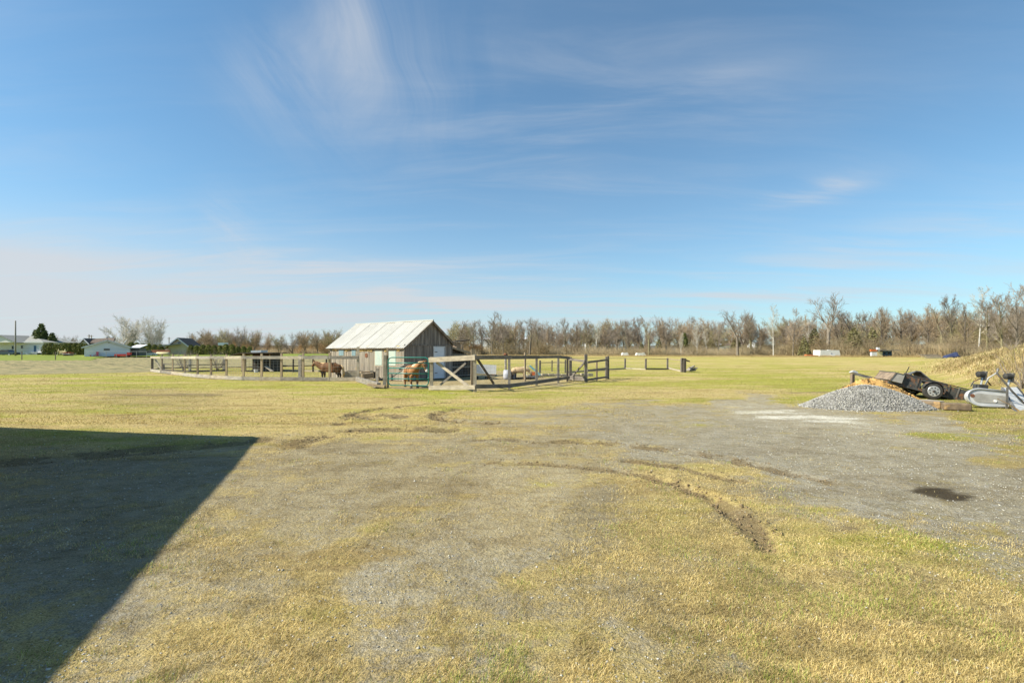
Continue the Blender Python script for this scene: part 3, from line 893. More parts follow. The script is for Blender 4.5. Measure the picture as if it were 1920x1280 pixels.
def scatter_stones(name, x, y, z, s, colf, mat, seed=4, flat=.62):
    n = len(x); r = np.random.default_rng(seed)
    q = r.normal(size=(n, 4)); q /= np.linalg.norm(q, axis=1)[:, None]
    a, b, c_, d = q.T
    R = np.stack([np.stack([1 - 2 * (c_ * c_ + d * d), 2 * (b * c_ - a * d), 2 * (b * d + a * c_)], 1),
                  np.stack([2 * (b * c_ + a * d), 1 - 2 * (b * b + d * d), 2 * (c_ * d - a * b)], 1),
                  np.stack([2 * (b * d - a * c_), 2 * (c_ * d + a * b), 1 - 2 * (b * b + c_ * c_)], 1)], 1)
    O = OCT[None] * r.uniform(.55, 1.15, (n, 6, 1)) + r.uniform(-.25, .25, (n, 6, 3))
    Vv = np.einsum('nij,nkj->nki', R, O) * s[:, None, None]
    Vv[:, :, 2] *= flat
    Vv += np.stack([x, y, z + s * .18], 1)[:, None]
    F = (np.arange(n)[:, None, None] * 6 + OCF[None]).reshape(-1, 3)
    col = np.repeat(colf[:, None], 6, 1).reshape(-1, 3); col = np.concatenate([col, np.ones((len(col), 1))], 1)
    return fast_mesh(name, Vv.reshape(-1, 3), F, mat, col)


x, y = region_pts(42000, 1.8, 14.5, r, .4, 1.1)
c = cover(x, y); wt = wetm(x, y)
dens = (.10 + .90 * c[:, 2] ** 1.5) * (1 - .55 * c[:, 0]) * (.35 + 1.1 * sstep(.4, .62, fbm(x * 1.7, y * 1.7, 3, 71)))
keep = (r.random(len(x)) < dens) & (wt < .5)
x, y = x[keep], y[keep]; n = len(x); z = zg(x, y) + rutz(x, y)
s = .0035 + .0075 * r.random(n) ** 3 + .010 * (r.random(n) < .02) * r.random(n) + .0012 * np.clip(y - 3, 0, 6)
tone = r.uniform(.22, .60, n)
colf = np.stack([tone, tone * .955, tone * r.uniform(.76, .90, n)], 1)
o = obj('gravel', scatter_stones('gravel', x, y, z, s, colf, M['stonecol'])); o['kind'] = 'stuff'
tag(o, 'small grey stones scattered over the bare yard', 'gravel')
print('stones', n)

# clods thrown up along the wheel ruts
cx, cy, cs = [], [], []
for L, hw, dep, dk in RUTS:
    if dep < .015:
        continue
    seg = np.hypot(*(L[1:] - L[:-1]).T); tot = seg.sum()
    k = int(tot * (260 if hw < .15 else 330) * (.5 + dk * .5))
    k = min(k, 2600)
    t = r.random(k) * tot; cum = np.concatenate([[0], np.cumsum(seg)])
    i = np.clip(np.searchsorted(cum, t) - 1, 0, len(seg) - 1); f = (t - cum[i]) / seg[i]
    p = L[i] + (L[i + 1] - L[i]) * f[:, None] + r.normal(size=(k, 2)) * hw * .85
    cx.append(p[:, 0]); cy.append(p[:, 1]); cs.append(.004 + .020 * r.random(k) ** 2.5 * (dep / .03) ** .5)
x, y, s = map(np.concatenate, (cx, cy, cs))
keep = fbm(x * 2.2, y * 2.2, 3, 5) > .40
x, y, s = x[keep], y[keep], s[keep]; n = len(x)
tone = r.uniform(.8, 1.6, n)[:, None]
o = obj('earth_clods', scatter_stones('earth_clods', x, y, zg(x, y) + rutz(x, y), s, np.array([[.17, .125, .07]]) * tone, M['stonecol'], 6)); o['kind'] = 'stuff'
tag(o, 'dark clods of earth thrown up along the tyre ruts', 'soil')

# ------------------------------------------------------------------ building that throws the shadow (just outside the picture, left)
def rot2(v, a):
    return Vector((v.x * math.cos(a) - v.y * math.sin(a), v.x * math.sin(a) + v.y * math.cos(a)))


dsh = 4.5
hgt = dsh * math.tan(SUN_EL)
corner = Vector((-4.64, 8.9)) + SUN_AZ * dsh                 # plan of the far front corner
e_ = Vector((0.34, -0.94)).normalized()                       # front wall, back along the yard
g_ = Vector((-0.98, 0.2)).normalized()                        # end wall, away from the yard
gar = thing('garage', 'pale grey garage building beside the yard, its shadow falls across the gravel', 'garage', (corner.x, corner.y, 0))
LG, WG = 15.0, 8.0
fp = [Vector((0, 0)), e_ * LG, e_ * LG + g_ * WG, g_ * WG]
mb = MB(); mb.prism([(p.x, p.y, 0) for p in reversed(fp)], (0, 0, -.1), (0, 0, hgt)); mb.build('wall', M['cream_wall'], gar)
mb = MB()
r0 = (e_ * LG * .25 + g_ * WG * .5); r1 = (e_ * LG * .75 + g_ * WG * .5)
mb.addv([(p.x, p.y, hgt + .01) for p in fp] + [(r0.x, r0.y, hgt + 1.0), (r1.x, r1.y, hgt + 1.0)])
mb.f += [[0, 4, 5, 1], [1, 5, 2], [2, 5, 4, 3], [3, 4, 0], [0, 1, 2, 3]]
mb.build('roof', M['shingle_grey'], gar)
nf = Vector((-e_.y, e_.x))
if nf.x < 0:
    nf = -nf
ra = math.atan2(e_.y, e_.x)
for d_, w_, z_, h_, nm in ((2.5, 1.3, 2.0, 1.2, 'window'), (12.5, 1.3, 2.0, 1.2, 'window'), (7.5, 3.4, 1.3, 2.6, 'garage_door')):
    c_ = e_ * d_ + nf * .03
    o = MB().box((c_.x, c_.y, z_), (w_, .08, h_), (0, 0, ra)).build(nm, M['white_paint'], gar)
    if nm == 'window':
        c_ = e_ * d_ + nf * .08
        MB().box((c_.x, c_.y, z_), (w_ - .2, .03, h_ - .2), (0, 0, ra)).build('pane', M['glass_dark'], o)

# ------------------------------------------------------------------ shared little meshes
def unit_box_mesh(name, mat):
    me = MB().box((0, 0, 0), (1, 1, 1)).mesh(name); me.materials.append(mat); return me


# ------------------------------------------------------------------ barn
U = Vector((0.594, 0.805)); ROT = math.atan2(U.y, U.x)
BX, BY = -5.60, 25.0
barn = thing('barn', 'small weathered grey board barn with a pale metal gable roof and white door', 'barn', (BX, BY, 0), ROT)
BW, BL, EV, RX, RZ = 3.62, 6.5, 1.86, 1.93, 3.22
EVR = 2.02
mb = MB()
poly = [(0.03, 0, 0), (BW - .03, 0, 0), (BW - .03, 0, EVR - .04), (RX, 0, RZ - .06), (.03, 0, EV - .05)]
mb.prism([(p[0], 0, p[2]) for p in poly], (0, .03, 0), (0, BL - .03, 0))
mb.build('wall', M['dark_wood'], barn)
rb = random.Random(3)
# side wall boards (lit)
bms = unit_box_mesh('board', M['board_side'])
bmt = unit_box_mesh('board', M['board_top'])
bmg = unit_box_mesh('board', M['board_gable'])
nb = 58; wb = BL / nb
WIN_S = [(1.02, 1.62), (1.98, 2.58)]      # the two pale windows near the corner, along local y
WIN_S = []
for a, b2 in ((729.5, 744), (704, 718)):
    WIN_S.append((a, b2))


def side_y(px):
    """local y on the side wall (x=0) where the photo column px meets it"""
    k = (px - 960) / FP
    V_ = Vector((-U.y, U.x))
    # BX + V.x t = k (BY + V.y t)
    return (k * BY - BX) / (V_.x - k * V_.y)


def gable_x(px):
    k = (px - 960) / FP
    return (k * BY - BX) / (U.x - k * U.y)


wins = [(side_y(b2), side_y(a), .78, 1.60, 'plastic_pane') for a, b2 in ((729.5, 744), (704, 718))]
wins += [(side_y(b2), side_y(a), 1.28, 1.66, 'blue_pane') for a, b2 in ((660, 668.5), (636, 646))]
for i in range(nb):
    y0 = i * wb; yc = y0 + wb / 2
    segs = [(0.02, EV - .05)]
    for (wa, wb2, z0, z1, _) in wins:
        if wa < yc < wb2:
            segs = [(0.02, z0), (z1, EV - .05)]
    for (z0, z1) in segs:
        o = obj('board', bms, barn, (-.012 - rb.random() * .012, yc, (z0 + z1) / 2), (rb.uniform(-.006, .006), 0, 0), (.024, wb * rb.uniform(.86, .95), z1 - z0 - rb.random() * .02))
# short ochre boards tucked under the eave
for i in range(26):
    yc = (i + .5) * BL / 26
    if any(wa - .1 < yc < wb2 + .1 for (wa, wb2, _, _, _) in wins):
        continue
    if rb.random() < .86:
        obj('eave_board', bmt, barn, (-.045, yc, EV - .05 - .10 - rb.random() * .05), (0, 0, 0), (.02, BL / 26 * .9, .2 + rb.random() * .1))
for (wa, wb2, z0, z1, mt) in wins:
    w_ = MB().box((-.012, (wa + wb2) / 2, (z0 + z1) / 2), (.05, wb2 - wa + .05, z1 - z0 + .05)).build('window', M['pale_wood'], barn)
    MB().box((-.045, (wa + wb2) / 2, (z0 + z1) / 2), (.02, wb2 - wa - .06, z1 - z0 - .06)).build('pane', M[mt], w_)
for px0, px1 in ((626, 632), (673.5, 681)):
    ya, yb = side_y(px1), side_y(px0)
    MB().box((-.03, (ya + yb) / 2, 1.60), (.03, yb - ya, .10)).build('vent', M['dark_wood'], barn)
# gable boards
door_x0, door_x1 = gable_x(812), gable_x(832)
ng = 33; wg = BW / ng


def roof_z(x):
    return EV + (RZ - EV) * x / RX if x < RX else RZ - (RZ - EVR) * (x - RX) / (BW - RX)


for i in range(ng):
    x0 = i * wg; xc = x0 + wg / 2
    top = min(1.87, roof_z(xc) - .07)
    z0 = 0.03
    if door_x0 - .02 < xc < door_x1 + .02:
        z0 = 1.80
        if top - z0 < .05:
            continue
    obj('board', bmg, barn, (xc, -.014 - rb.random() * .01, (z0 + top) / 2), (0, rb.uniform(-.006, .006), 0), (wg * rb.uniform(.88, .96), .026, top - z0))
    # upper tier, a sloping top each
    xa, xb = x0 + .006, x0 + wg * rb.uniform(.9, .97)
    za, zb = roof_z(xa) - .06, roof_z(xb) - .06
    zb0 = 1.88
    if min(za, zb) > zb0 + .04:
        mb = MB(); mb.prism([(xa, 0, zb0), (xb, 0, zb0), (xb, 0, zb), (xa, 0, za)] if True else [], (0, -.026 - rb.random() * .012, 0), (0, 0.0, 0))
        mb.build('gable_board', M['board_gable'], barn)
mb = MB().box((BW / 2, -.05, 1.885), (BW, .02, .07)); mb.build('trim_board', M['board_gable'], barn)
MB().box((.0, -.02, .93), (.09, .09, 1.82)).build('corner_post', M['board_side'], barn)
# door
dz0, dz1 = .05, 1.78
dr = MB().box(((door_x0 + door_x1) / 2, -.05, (dz0 + dz1) / 2), (door_x1 - door_x0 - .10, .05, dz1 - dz0), None).build('door', M['white_wall'], barn, bevel=.006)
for zz in (1.52, .36):
    MB().box((door_x0 + .15, -.082, zz), (.20, .012, .045)).build('hinge', M['grey_steel'], dr)
fr = MB()
fr.box((door_x0 + .01, -.055, (dz0 + dz1) / 2), (.06, .06, dz1 - dz0)); fr.box((door_x1 + .01, -.055, (dz0 + dz1) / 2), (.04, .06, dz1 - dz0)); fr.box(((door_x0 + door_x1) / 2, -.055, dz1 + .03), (door_x1 - door_x0 + .08, .06, .05))
fr.build('door_frame', M['white_paint'], barn)
# roof sheets with rolled ribs


def roof_sheet(width, p_low, p_high, ribs=4):
    """sheet running up the slope in local xz, width along y"""
    mb = MB()
    a = Vector((p_low[0], 0, p_low[1])); b2 = Vector((p_high[0], 0, p_high[1])); d = b2 - a
    nrm = Vector((-d.z, 0, d.x)).normalized()
    if nrm.z < 0:
        nrm = -nrm
    prof = []
    step = width / ribs
    for k in range(ribs):
        y = k * step
        prof += [(y, 0), (y + step * .36, 0), (y + step * .5, .015), (y + step * .64, 0)]
    prof.append((width + .01, 0.002))
    n = len(prof)
    T = .012
    for q in (a, b2):
        mb.addv([q + nrm * h + Vector((0, y, 0)) for y, h in prof])
    for q in (a, b2):
        mb.addv([q + nrm * (h - T) + Vector((0, y, 0)) for y, h in prof])
    for k in range(n - 1):
        mb.f += [[k, k + 1, n + k + 1, n + k], [2 * n + k, 3 * n + k, 3 * n + k + 1, 2 * n + k + 1], [k, 2 * n + k, 2 * n + k + 1, k + 1], [n + k, n + k + 1, 3 * n + k + 1, 3 * n + k]]
    return mb


ns = 9; rl = BL + .42; sw = rl / ns
mL = roof_sheet(sw, (-.17, EV - .13), (RX, RZ + .015)).mesh('roof_sheet'); mL.materials.append(M['roof_metal'])
mR = roof_sheet(sw, (BW + .16, EVR - .11), (RX, RZ + .015)).mesh('roof_sheet'); mR.materials.append(M['roof_metal'])
for i in range(ns):
    obj('roof_sheet', mL, barn, (rb.uniform(-.012, .012), -.2 + i * sw, .012 * (i % 2)), (0, 0, rb.uniform(-.003, .003)))
    obj('roof_sheet', mR, barn, (rb.uniform(-.01, .01), -.2 + i * sw, .012 * (i % 2)))
MB().tube([(RX, -.2, RZ + .03), (RX, rl * .3, RZ + .045), (RX, rl * .7, RZ + .02), (RX, rl - .2, RZ + .035)], .05, 6).build('ridge_cap', M['roof_metal'], barn)
for (xa, za, xb, zb) in ((-.15, EV - .19, RX, RZ - .05), (BW + .14, EVR - .17, RX, RZ - .05)):
    mb = MB().beam((xa, -.17, za), (xb, -.17, zb), .03, .11); mb.build('barge_board', M['brown_board'], barn)
MB().beam((-.12, -.17, EV - .16), (-.12, BL + .17, EV - .16), .025, .05).build('eave_trim', M['brown_board'], barn)
# lean-to on the right
LW = 2.05
pL = [(BW - .02, EVR - .04), (BW + LW, 1.47)]
ns2 = 7; l2 = 5.0; mLT = roof_sheet(l2 / ns2, (BW + LW + .08, 1.45), (BW + .06, EVR - .16)).mesh('roof_sheet'); mLT.materials.append(M['grey_steel'])
for i in range(ns2):
    obj('lean_to_sheet', mLT, barn, (0, .25 + i * l2 / ns2, .01 * (i % 2)))
MB().beam((BW + LW + .1, .22, 1.39), (BW + .05, .22, EVR - .22), .05, .12).build('lean_to_rafter', M['tan_wood'], barn)
mb = MB(); mb.box((BW + LW / 2, 5.1, .8), (LW, .05, 1.6)); mb.box((BW + LW - .03, 3.2, .72), (.05, 3.8, 1.4)); mb.build('lean_to_wall', M['dark_wood'], barn)
for xx in (BW + .08, BW + LW - .06):
    MB().box((xx, .35, .75), (.08, .08, 1.5)).build('lean_to_post', M['brown_board'], barn)
for zz in (.12, .62, 1.12, 1.36):
    MB().box((BW + LW / 2, .30, zz), (LW, .03, .045)).build('pen_rail', M['pale_wood'] if zz > .6 else M['grey_wood'], barn)
mb = MB()
for k in range(14):
    mb.box((BW + .1 + k * (LW - .2) / 13, .325, .72), (.006, .006, 1.3))
for k in range(9):
    mb.box((BW + LW / 2, .325, .1 + k * .15), (LW - .1, .006, .006))
mb.build('wire_mesh', M['wire'], barn)
# small upper roof rising through the lean-to
MB().beam((5.30, 1.65, 2.16), (6.20, 1.25, 2.25), 1.1, .06).build('rear_roof', M['dark_wood'], barn)
MB().box((5.62, 1.6, 1.05), (.42, .5, 2.1)).build('rear_wall', M['brown_board'], barn)
for k in range(11):
    xx = BW + .12 + k * (LW - .16) / 10
    zt_ = EVR - .26 - (EVR - .20 - 1.40) * (xx - BW) / LW
    MB().box((xx, .46 + .012 * (k % 2), zt_ / 2), ((LW - .1) / 11.4, .025, zt_)).build('lean_to_board', M['dark_wood'], barn)
# patch of rust-red paint on the side boards: a round lid nailed to the wall
ya = side_y(688)
mb = MB(); mb.tube([(-.045, ya, 1.33), (-.03, ya, 1.33)], .13, 10)
mb.build('wall_disc', M['rust'], barn)

# ------------------------------------------------------------------ fences


def fence(name, label, cat, posts, rails, mat, group=None, wire=True, rail_off=-1, rail_t=.05, wire_h=(.15, 1.05), wv=.20):
    """posts: list (x, y, height, size, lean, matkey); rails: list (i, j, z_i, z_j, h, side) between posts"""
    base = (posts[0][0], posts[0][1], 0)
    t = thing(name, label, cat, base, 0, group)
    B0 = Vector(base)
    for (px, py, h, s, ln, mk) in posts:
        mb = MB(); p = Vector((px, py, 0)) - B0
        dz = zg1(px, py)
        mb.box((0, 0, h / 2 - .12), (s, s, h + .24), (ln, ln * .4, .3 * s), .93)
        mb.build('post', M[mk], t, loc=(p.x, p.y, dz))
    for (i, j, za, zb, h, side, mk) in rails:
        a = Vector(posts[i][:2]); b2 = Vector(posts[j][:2]); d = (b2 - a).normalized(); nn = Vector((d.y, -d.x))
        if nn.y > 0:
            nn = -nn
        off = nn * (posts[i][3] / 2 + rail_t / 2 + .004) * side
        q0 = a + off - d * .06; q1 = b2 + off + d * .06
        p0 = Vector((q0.x, q0.y, za + zg1(*a))) - B0; p1 = Vector((q1.x, q1.y, zb + zg1(*b2))) - B0
        mid = (p0 + p1) / 2
        mb = MB(); mb.beam(p0 - mid, p1 - mid, rail_t, h); mb.build('rail', M[mk], t, loc=mid)
    if wire:
        mb = MB()
        for i in range(len(posts) - 1):
            a = Vector(posts[i][:2]); b2 = Vector(posts[i + 1][:2])
            if wire is not True and (i not in wire):
                continue
            L = (b2 - a).length; d = (b2 - a) / L
            for k in range(7):
                z = wire_h[0] + (wire_h[1] - wire_h[0]) * (k / 6)
                mb.beam((a.x - B0.x, a.y - B0.y, z), (b2.x - B0.x, b2.y - B0.y, z), .004, .004)
            m_ = max(2, int(L / wv))
            for k in range(1, m_):
                c = a + d * L * k / m_
                mb.box((c.x - B0.x, c.y - B0.y, (wire_h[0] + wire_h[1]) / 2), (.004, .004, wire_h[1] - wire_h[0]))
        mb.build('wire_mesh', M['wire'], t)
    return t


def ph(px, pyg, pyt):
    x, y = G(px, pyg)
    return x, y, (pyg - pyt) / FP * y


FL = []
for (px, g, tp, s, mk) in [(285.6, 697, 670, .12, 'dark_wood'), (304, 699.5, 664, .07, 'brown_board'), (324, 702, 664, .075, 'tan_wood'), (346.5, 705, 664, .08, 'tan_wood'), (370.5, 708, 663.5, .09, 'tan_wood'),
                           (396, 710, 664, .09, 'tan_wood'), (424.7, 711.5, 664, .09, 'tan_wood'), (456.7, 713, 663, .09, 'tan_wood'), (490.6, 713.6, 663, .10, 'tan_wood'), (527.8, 713.8, 661.5, .10, 'tan_wood'),
                           (568.5, 714.3, 662, .10, 'tan_wood'), (618, 714.6, 661, .10, 'tan_wood'), (671.5, 714.8, 650, .12, 'pale_wood')]:
    x, y, h = ph(px, g, tp)
    FL.append((x, y, h, s, random.uniform(-.02, .02), mk))


def ztop(i, py):
    return EYE - (py - HY) / FP * FL[i][1]


rails = []
for i in range(len(FL) - 1):
    rails.append((i, i + 1, ztop(i, 670), ztop(i + 1, 670 + .3 * (i > 8)), .155 if i > 0 else .14, 1, 'grey_wood' if i % 3 else 'pale_wood'))
    rails.append((i, i + 1, .12, .12, .19, 1, 'grey_wood' if (i + 1) % 3 else 'pale_wood'))
f1_ = fence('paddock_fence', 'long post and board fence along the left front of the pony paddock', 'fence', FL, rails, M['grey_wood'], group=None)
mb = MB(); a = Vector((*G(289, 697.5), 0)); mb.beam(Vector((FL[0][0] + .3, FL[0][1] - .12, .95)) - Vector((FL[0][0], FL[0][1], 0)), Vector((FL[0][0] + 1.0, FL[0][1] - .35, .08)) - Vector((FL[0][0], FL[0][1], 0)), .05, .12)
mb.build('brace', M['pale_wood'], f1_)
# heavy squared timber from the tall post down to the gate post
g1 = Vector(G(722, 728)); tp_ = Vector(FL[-1][:2])
tb = thing('timber', 'thick grey timber lying on the grass between the tall fence post and the gate', 'timber', (tp_.x, tp_.y - .15, 0))
MB().beam((0, 0, .13), (g1.x - tp_.x - .25, g1.y - tp_.y + .12, .13), .16, .22).build('beam', M['grey_wood'], tb)
MB().beam((g1.x - tp_.x - .75, g1.y - tp_.y + .28, .16), (g1.x - tp_.x + .05, g1.y - tp_.y - .0, .09), .17, .10).build('split_end', M['tan_wood'], tb)

# gate
ga = Vector(G(728, 728.6)); gb = Vector(G(803.5, 730.0))
gp = thing('gate_post', 'weathered grey post left of the green gate with a tan stake beside it', 'post', (*G(721.5, 727.2), 0))
MB().box((0, 0, .66), (.125, .12, 1.5), (0, .02, .1)).build('post', M['pale_wood'], gp)
MB().box((.10, .10, .85), (.075, .075, 1.75), (0, -.015, 0)).build('stake', M['tan_wood'], gp)
MB().box((-.42, .35, .38), (.10, .08, .9), (0, .03, 0)).build('short_post', M['grey_wood'], gp)
gd = (gb - ga); gl = gd.length; gr_ = math.atan2(gd.y, gd.x)
gate = thing('farm_gate', 'green tubular metal farm gate with six rails in front of the chestnut pony', 'gate', (ga.x, ga.y, 0), gr_)


def rrect(x0, x1, z0, z1, rad, n=5):
    pts = []
    for cx, cz, a0 in ((x1 - rad, z1 - rad, 0), (x0 + rad, z1 - rad, 90), (x0 + rad, z0 + rad, 180), (x1 - rad, z0 + rad, 270)):
        for k in range(n + 1):
            a = math.radians(a0 + 90 * k / n)
            pts.append((cx + rad * math.cos(a), 0, cz + rad * math.sin(a)))
    return pts


def zat(py, px=803):
    p = gb if px > 765 else ga
    return EYE - (py - HY) / FP * p.y


zt, zb = zat(670.2), zat(723.0)
pr = rrect(0, gl, zb, zt, .16)
mb = MB(); mb.tube(pr + [pr[0]], .024, 8, cap=False); mb.build('frame', M['green_paint'], gate, smooth=True)
for k in range(1, 5):
    z = zb + (zt - zb) * (.235 + (k - 1) * .19)
    MB().tube([(.01, 0, z), (gl - .01, 0, z)], .022, 8).build('bar', M['green_paint'], gate, smooth=True)
for k in (0, 1):
    MB().tube([(.0 if k else gl, 0, zb + .28), (.0 if k else gl, 0, zb + .34)], .036, 8).build('hinge', M['green_paint'], gate, smooth=True)

# right-hand front fence: gate post round to the small board gate
FR = []
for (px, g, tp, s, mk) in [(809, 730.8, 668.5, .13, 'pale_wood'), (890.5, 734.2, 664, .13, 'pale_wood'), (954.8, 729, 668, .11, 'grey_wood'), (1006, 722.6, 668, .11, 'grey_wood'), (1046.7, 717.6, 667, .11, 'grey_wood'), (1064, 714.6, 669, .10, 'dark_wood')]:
    x, y, h = ph(px, g, tp)
    FR.append((x, y, h, s, random.uniform(-.015, .015), mk))


def zf(i, py):
    return EYE - (py - HY) / FP * FR[i][1]


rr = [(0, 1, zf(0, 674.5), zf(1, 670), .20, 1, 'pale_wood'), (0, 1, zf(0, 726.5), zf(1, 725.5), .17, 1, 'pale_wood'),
      (1, 2, zf(1, 669.8), zf(2, 669.6), .155, 1, 'shaded_wood'), (1, 2, zf(1, 724), zf(2, 723), .16, 1, 'shaded_wood'),
      (2, 3, zf(2, 669.8), zf(3, 669.4), .15, 1, 'shaded_wood'), (2, 3, zf(2, 722.5), zf(3, 715.7), .16, 1, 'shaded_wood'),
      (3, 4, zf(3, 669.4), zf(4, 668.8), .13, 1, 'shaded_wood'), (3, 4, zf(3, 715.7), zf(4, 709.8), .16, 1, 'shaded_wood'),
      (4, 5, zf(4, 668.8), zf(5, 671), .14, 1, 'shaded_wood'), (4, 5, zf(4, 709.8), zf(5, 707.5), .14, 1, 'shaded_wood')]
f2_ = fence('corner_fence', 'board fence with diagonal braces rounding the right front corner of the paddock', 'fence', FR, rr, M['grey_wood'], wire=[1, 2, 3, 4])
B0 = Vector((FR[0][0], FR[0][1], 0))


def seg(px0, py0, Y0, px1, py1, Y1, w, h, name, mk, parent, B):
    MB().beam(P(px0, py0, Y0) - B, P(px1, py1, Y1) - B, w, h).build(name, M[mk], parent)


seg(819, 679, FR[0][1] - .02, 878, 724, FR[1][1] + .16, .06, .11, 'brace', 'pale_wood', f2_, B0)
seg(873, 680.5, FR[1][1] + 1.6, 825, 722, FR[0][1] + .9, .05, .08, 'brace', 'grey_wood', f2_, B0)
seg(894.5, 672, FR[1][1] + .15, 926, 719.5, 20.9, .06, .09, 'brace', 'dark_wood', f2_, B0)
x, y = G(886, 723); MB().box((x - B0.x, y - B0.y, .80), (.15, .13, 1.72), (0, .01, .2)).build('post', M['tan_wood'], f2_)
# small board gate panels
bg = []
for (px, g, tp, s, mk) in [(1069.5, 713.2, 669, .15, 'shaded_wood'), (1098.5, 716.2, 664, .15, 'shaded_wood'), (1119, 713.2, 677, .08, 'brown_board'), (1136.8, 710.4, 668.5, .11, 'shaded_wood'), (1140.5, 710.2, 667, .10, 'shaded_wood')]:
    x, y, h = ph(px, g, tp); bg.append((x, y, h, s, 0, mk))


def zb_(i, py):
    return EYE - (py - HY) / FP * bg[i][1]


rb_ = [(0, 1, zb_(0, 673), zb_(1, 677), .12, 1, 'shaded_wood'), (0, 1, zb_(0, 708), zb_(1, 709.5), .20, 1, 'shaded_wood'),
       (1, 3, zb_(1, 679), zb_(3, 674), .11, 1, 'shaded_wood'), (1, 3, zb_(1, 694.5), zb_(3, 690), .10, 1, 'shaded_wood'), (1, 3, zb_(1, 711.5), zb_(3, 706), .10, 1, 'shaded_wood')]
f3_ = fence('board_gate', 'dark board gate and three-rail panel at the right end of the paddock', 'gate', bg, rb_, M['shaded_wood'], wire=[])
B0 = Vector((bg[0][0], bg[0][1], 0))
seg(1072, 706, bg[0][1] - .1, 1095, 680.5, bg[1][1] - .1, .05, .09, 'brace', 'shaded_wood', f3_, B0)

# back fence running off to the right
fb = []
for (px, g, tp, s, mk) in [(1012.5, 699.5, 675.5, .13, 'shaded_wood'), (1035, 696, 675.5, .09, 'shaded_wood'), (1060, 699, 674, .10, 'shaded_wood'), (1172, 691.5, 672.8, .14, 'shaded_wood'), (1210.8, 693, 672.8, .14, 'shaded_wood'), (1251.5, 692.5, 671, .13, 'shaded_wood'), (1279, 697.5, 671, .20, 'shaded_wood'), (1284, 698, 671.5, .16, 'dark_wood')]:
    x, y, h = ph(px, g, tp); fb.append((x, y, h, s, .02, mk))


def z4(i, py):
    return EYE - (py - HY) / FP * fb[i][1]


rbk = [(2, 3, z4(2, 671), z4(3, 671.5), .03, 1, 'shaded_wood'), (3, 4, z4(3, 672), z4(4, 672), .03, 1, 'shaded_wood'), (4, 5, z4(4, 672), z4(5, 673), .04, 1, 'brown_board'), (5, 6, z4(5, 673), z4(6, 676), .07, 1, 'brown_board'),
       (3, 4, .05, .05, .12, 1, 'pale_wood'), (2, 3, .05, .05, .12, 1, 'pale_wood'), (4, 5, .08, .04, .12, 1, 'shaded_wood'), (5, 6, .12, .03, .12, 1, 'pale_wood'), (0, 2, .75, .75, .05, 1, 'shaded_wood')]
f4_ = fence('pasture_fence', 'low sagging wire fence with grey posts in the grass right of the paddock', 'fence', fb, rbk, M['shaded_wood'], wire=[2, 3, 4, 5], wire_h=(.15, .7), wv=.5)
B0 = Vector((fb[0][0], fb[0][1], 0))
seg(1278.5, 672.5, fb[6][1] - .2, 1293, 677.5, fb[6][1] - .2, .10, .10, 'top_board', 'dark_wood', f4_, B0)
seg(1279, 681, fb[6][1] - .2, 1284, 697, fb[6][1] - .25, .08, .12, 'brace', 'dark_wood', f4_, B0)
ll = thing('log_stack', 'few short grey logs beside the double end post of the pasture fence', 'logs', (*G(1291, 697), 0))
for k in range(5):
    MB().tube([(-.15 + k * .1, .1, .1 + .08 * (k % 3)), (.15 + k * .1, -.25, .16 + .14 * (k % 3))], .07, 7).build('log', M['grey_wood'], ll)

# rear fence on the left of the paddock
fr_ = []
for (px, g, tp, s, mk) in [(307, 694, 681, .10, 'dark_wood'), (356, 697.5, 671, .14, 'grey_wood'), (420.5, 695.5, 672, .18, 'grey_wood')]:
    x, y, h = ph(px, g, tp); fr_.append((x, y, h, s, 0, mk))
fence('rear_rail_fence', 'dark low rail fence at the back of the paddock behind the bare bushes', 'fence', fr_, [(0, 1, .52, .52, .06, 1, 'dark_wood'), (1, 2, .52, .52, .06, 1, 'dark_wood'), (0, 1, .05, .05, .12, 1, 'dark_wood'), (1, 2, .05, .05, .14, 1, 'dark_wood')], None, wire=False)
fr2 = []
for (px, g, tp, s, mk) in [(497, 695, 682, .08, 'dark_wood'), (515, 695, 672, .12, 'dark_wood'), (550, 697.5, 673, .09, 'dark_wood'), (587, 697, 672, .10, 'dark_wood'), (612, 697, 672, .10, 'dark_wood')]:
    x, y, h = ph(px, g, tp); fr2.append((x, y, h, s, .04, mk))
fence('rear_pole_fence', 'leaning dark poles and low rail behind the bay pony', 'fence', fr2, [(0, 2, .42, .48, .07, 1, 'dark_wood'), (2, 4, .45, .5, .07, 1, 'dark_wood'), (1, 4, .06, .06, .12, 1, 'pale_wood'), (3, 4, 1.22, 1.22, .06, 1, 'pale_wood')], None, wire=False)
# post with wire between paddocks
mp = []
for (px, g, tp, s, mk) in [(562.5, 712, 665, .13, 'grey_wood')]:
    x, y, h = ph(px, g, tp)
pp = thing('inner_post', 'grey post just behind the front fence, left of the bay pony', 'post', (x, y, 0)); MB().box((0, 0, h / 2), (.15, .13, h), None, .95).build('post', M['grey_wood'], pp)

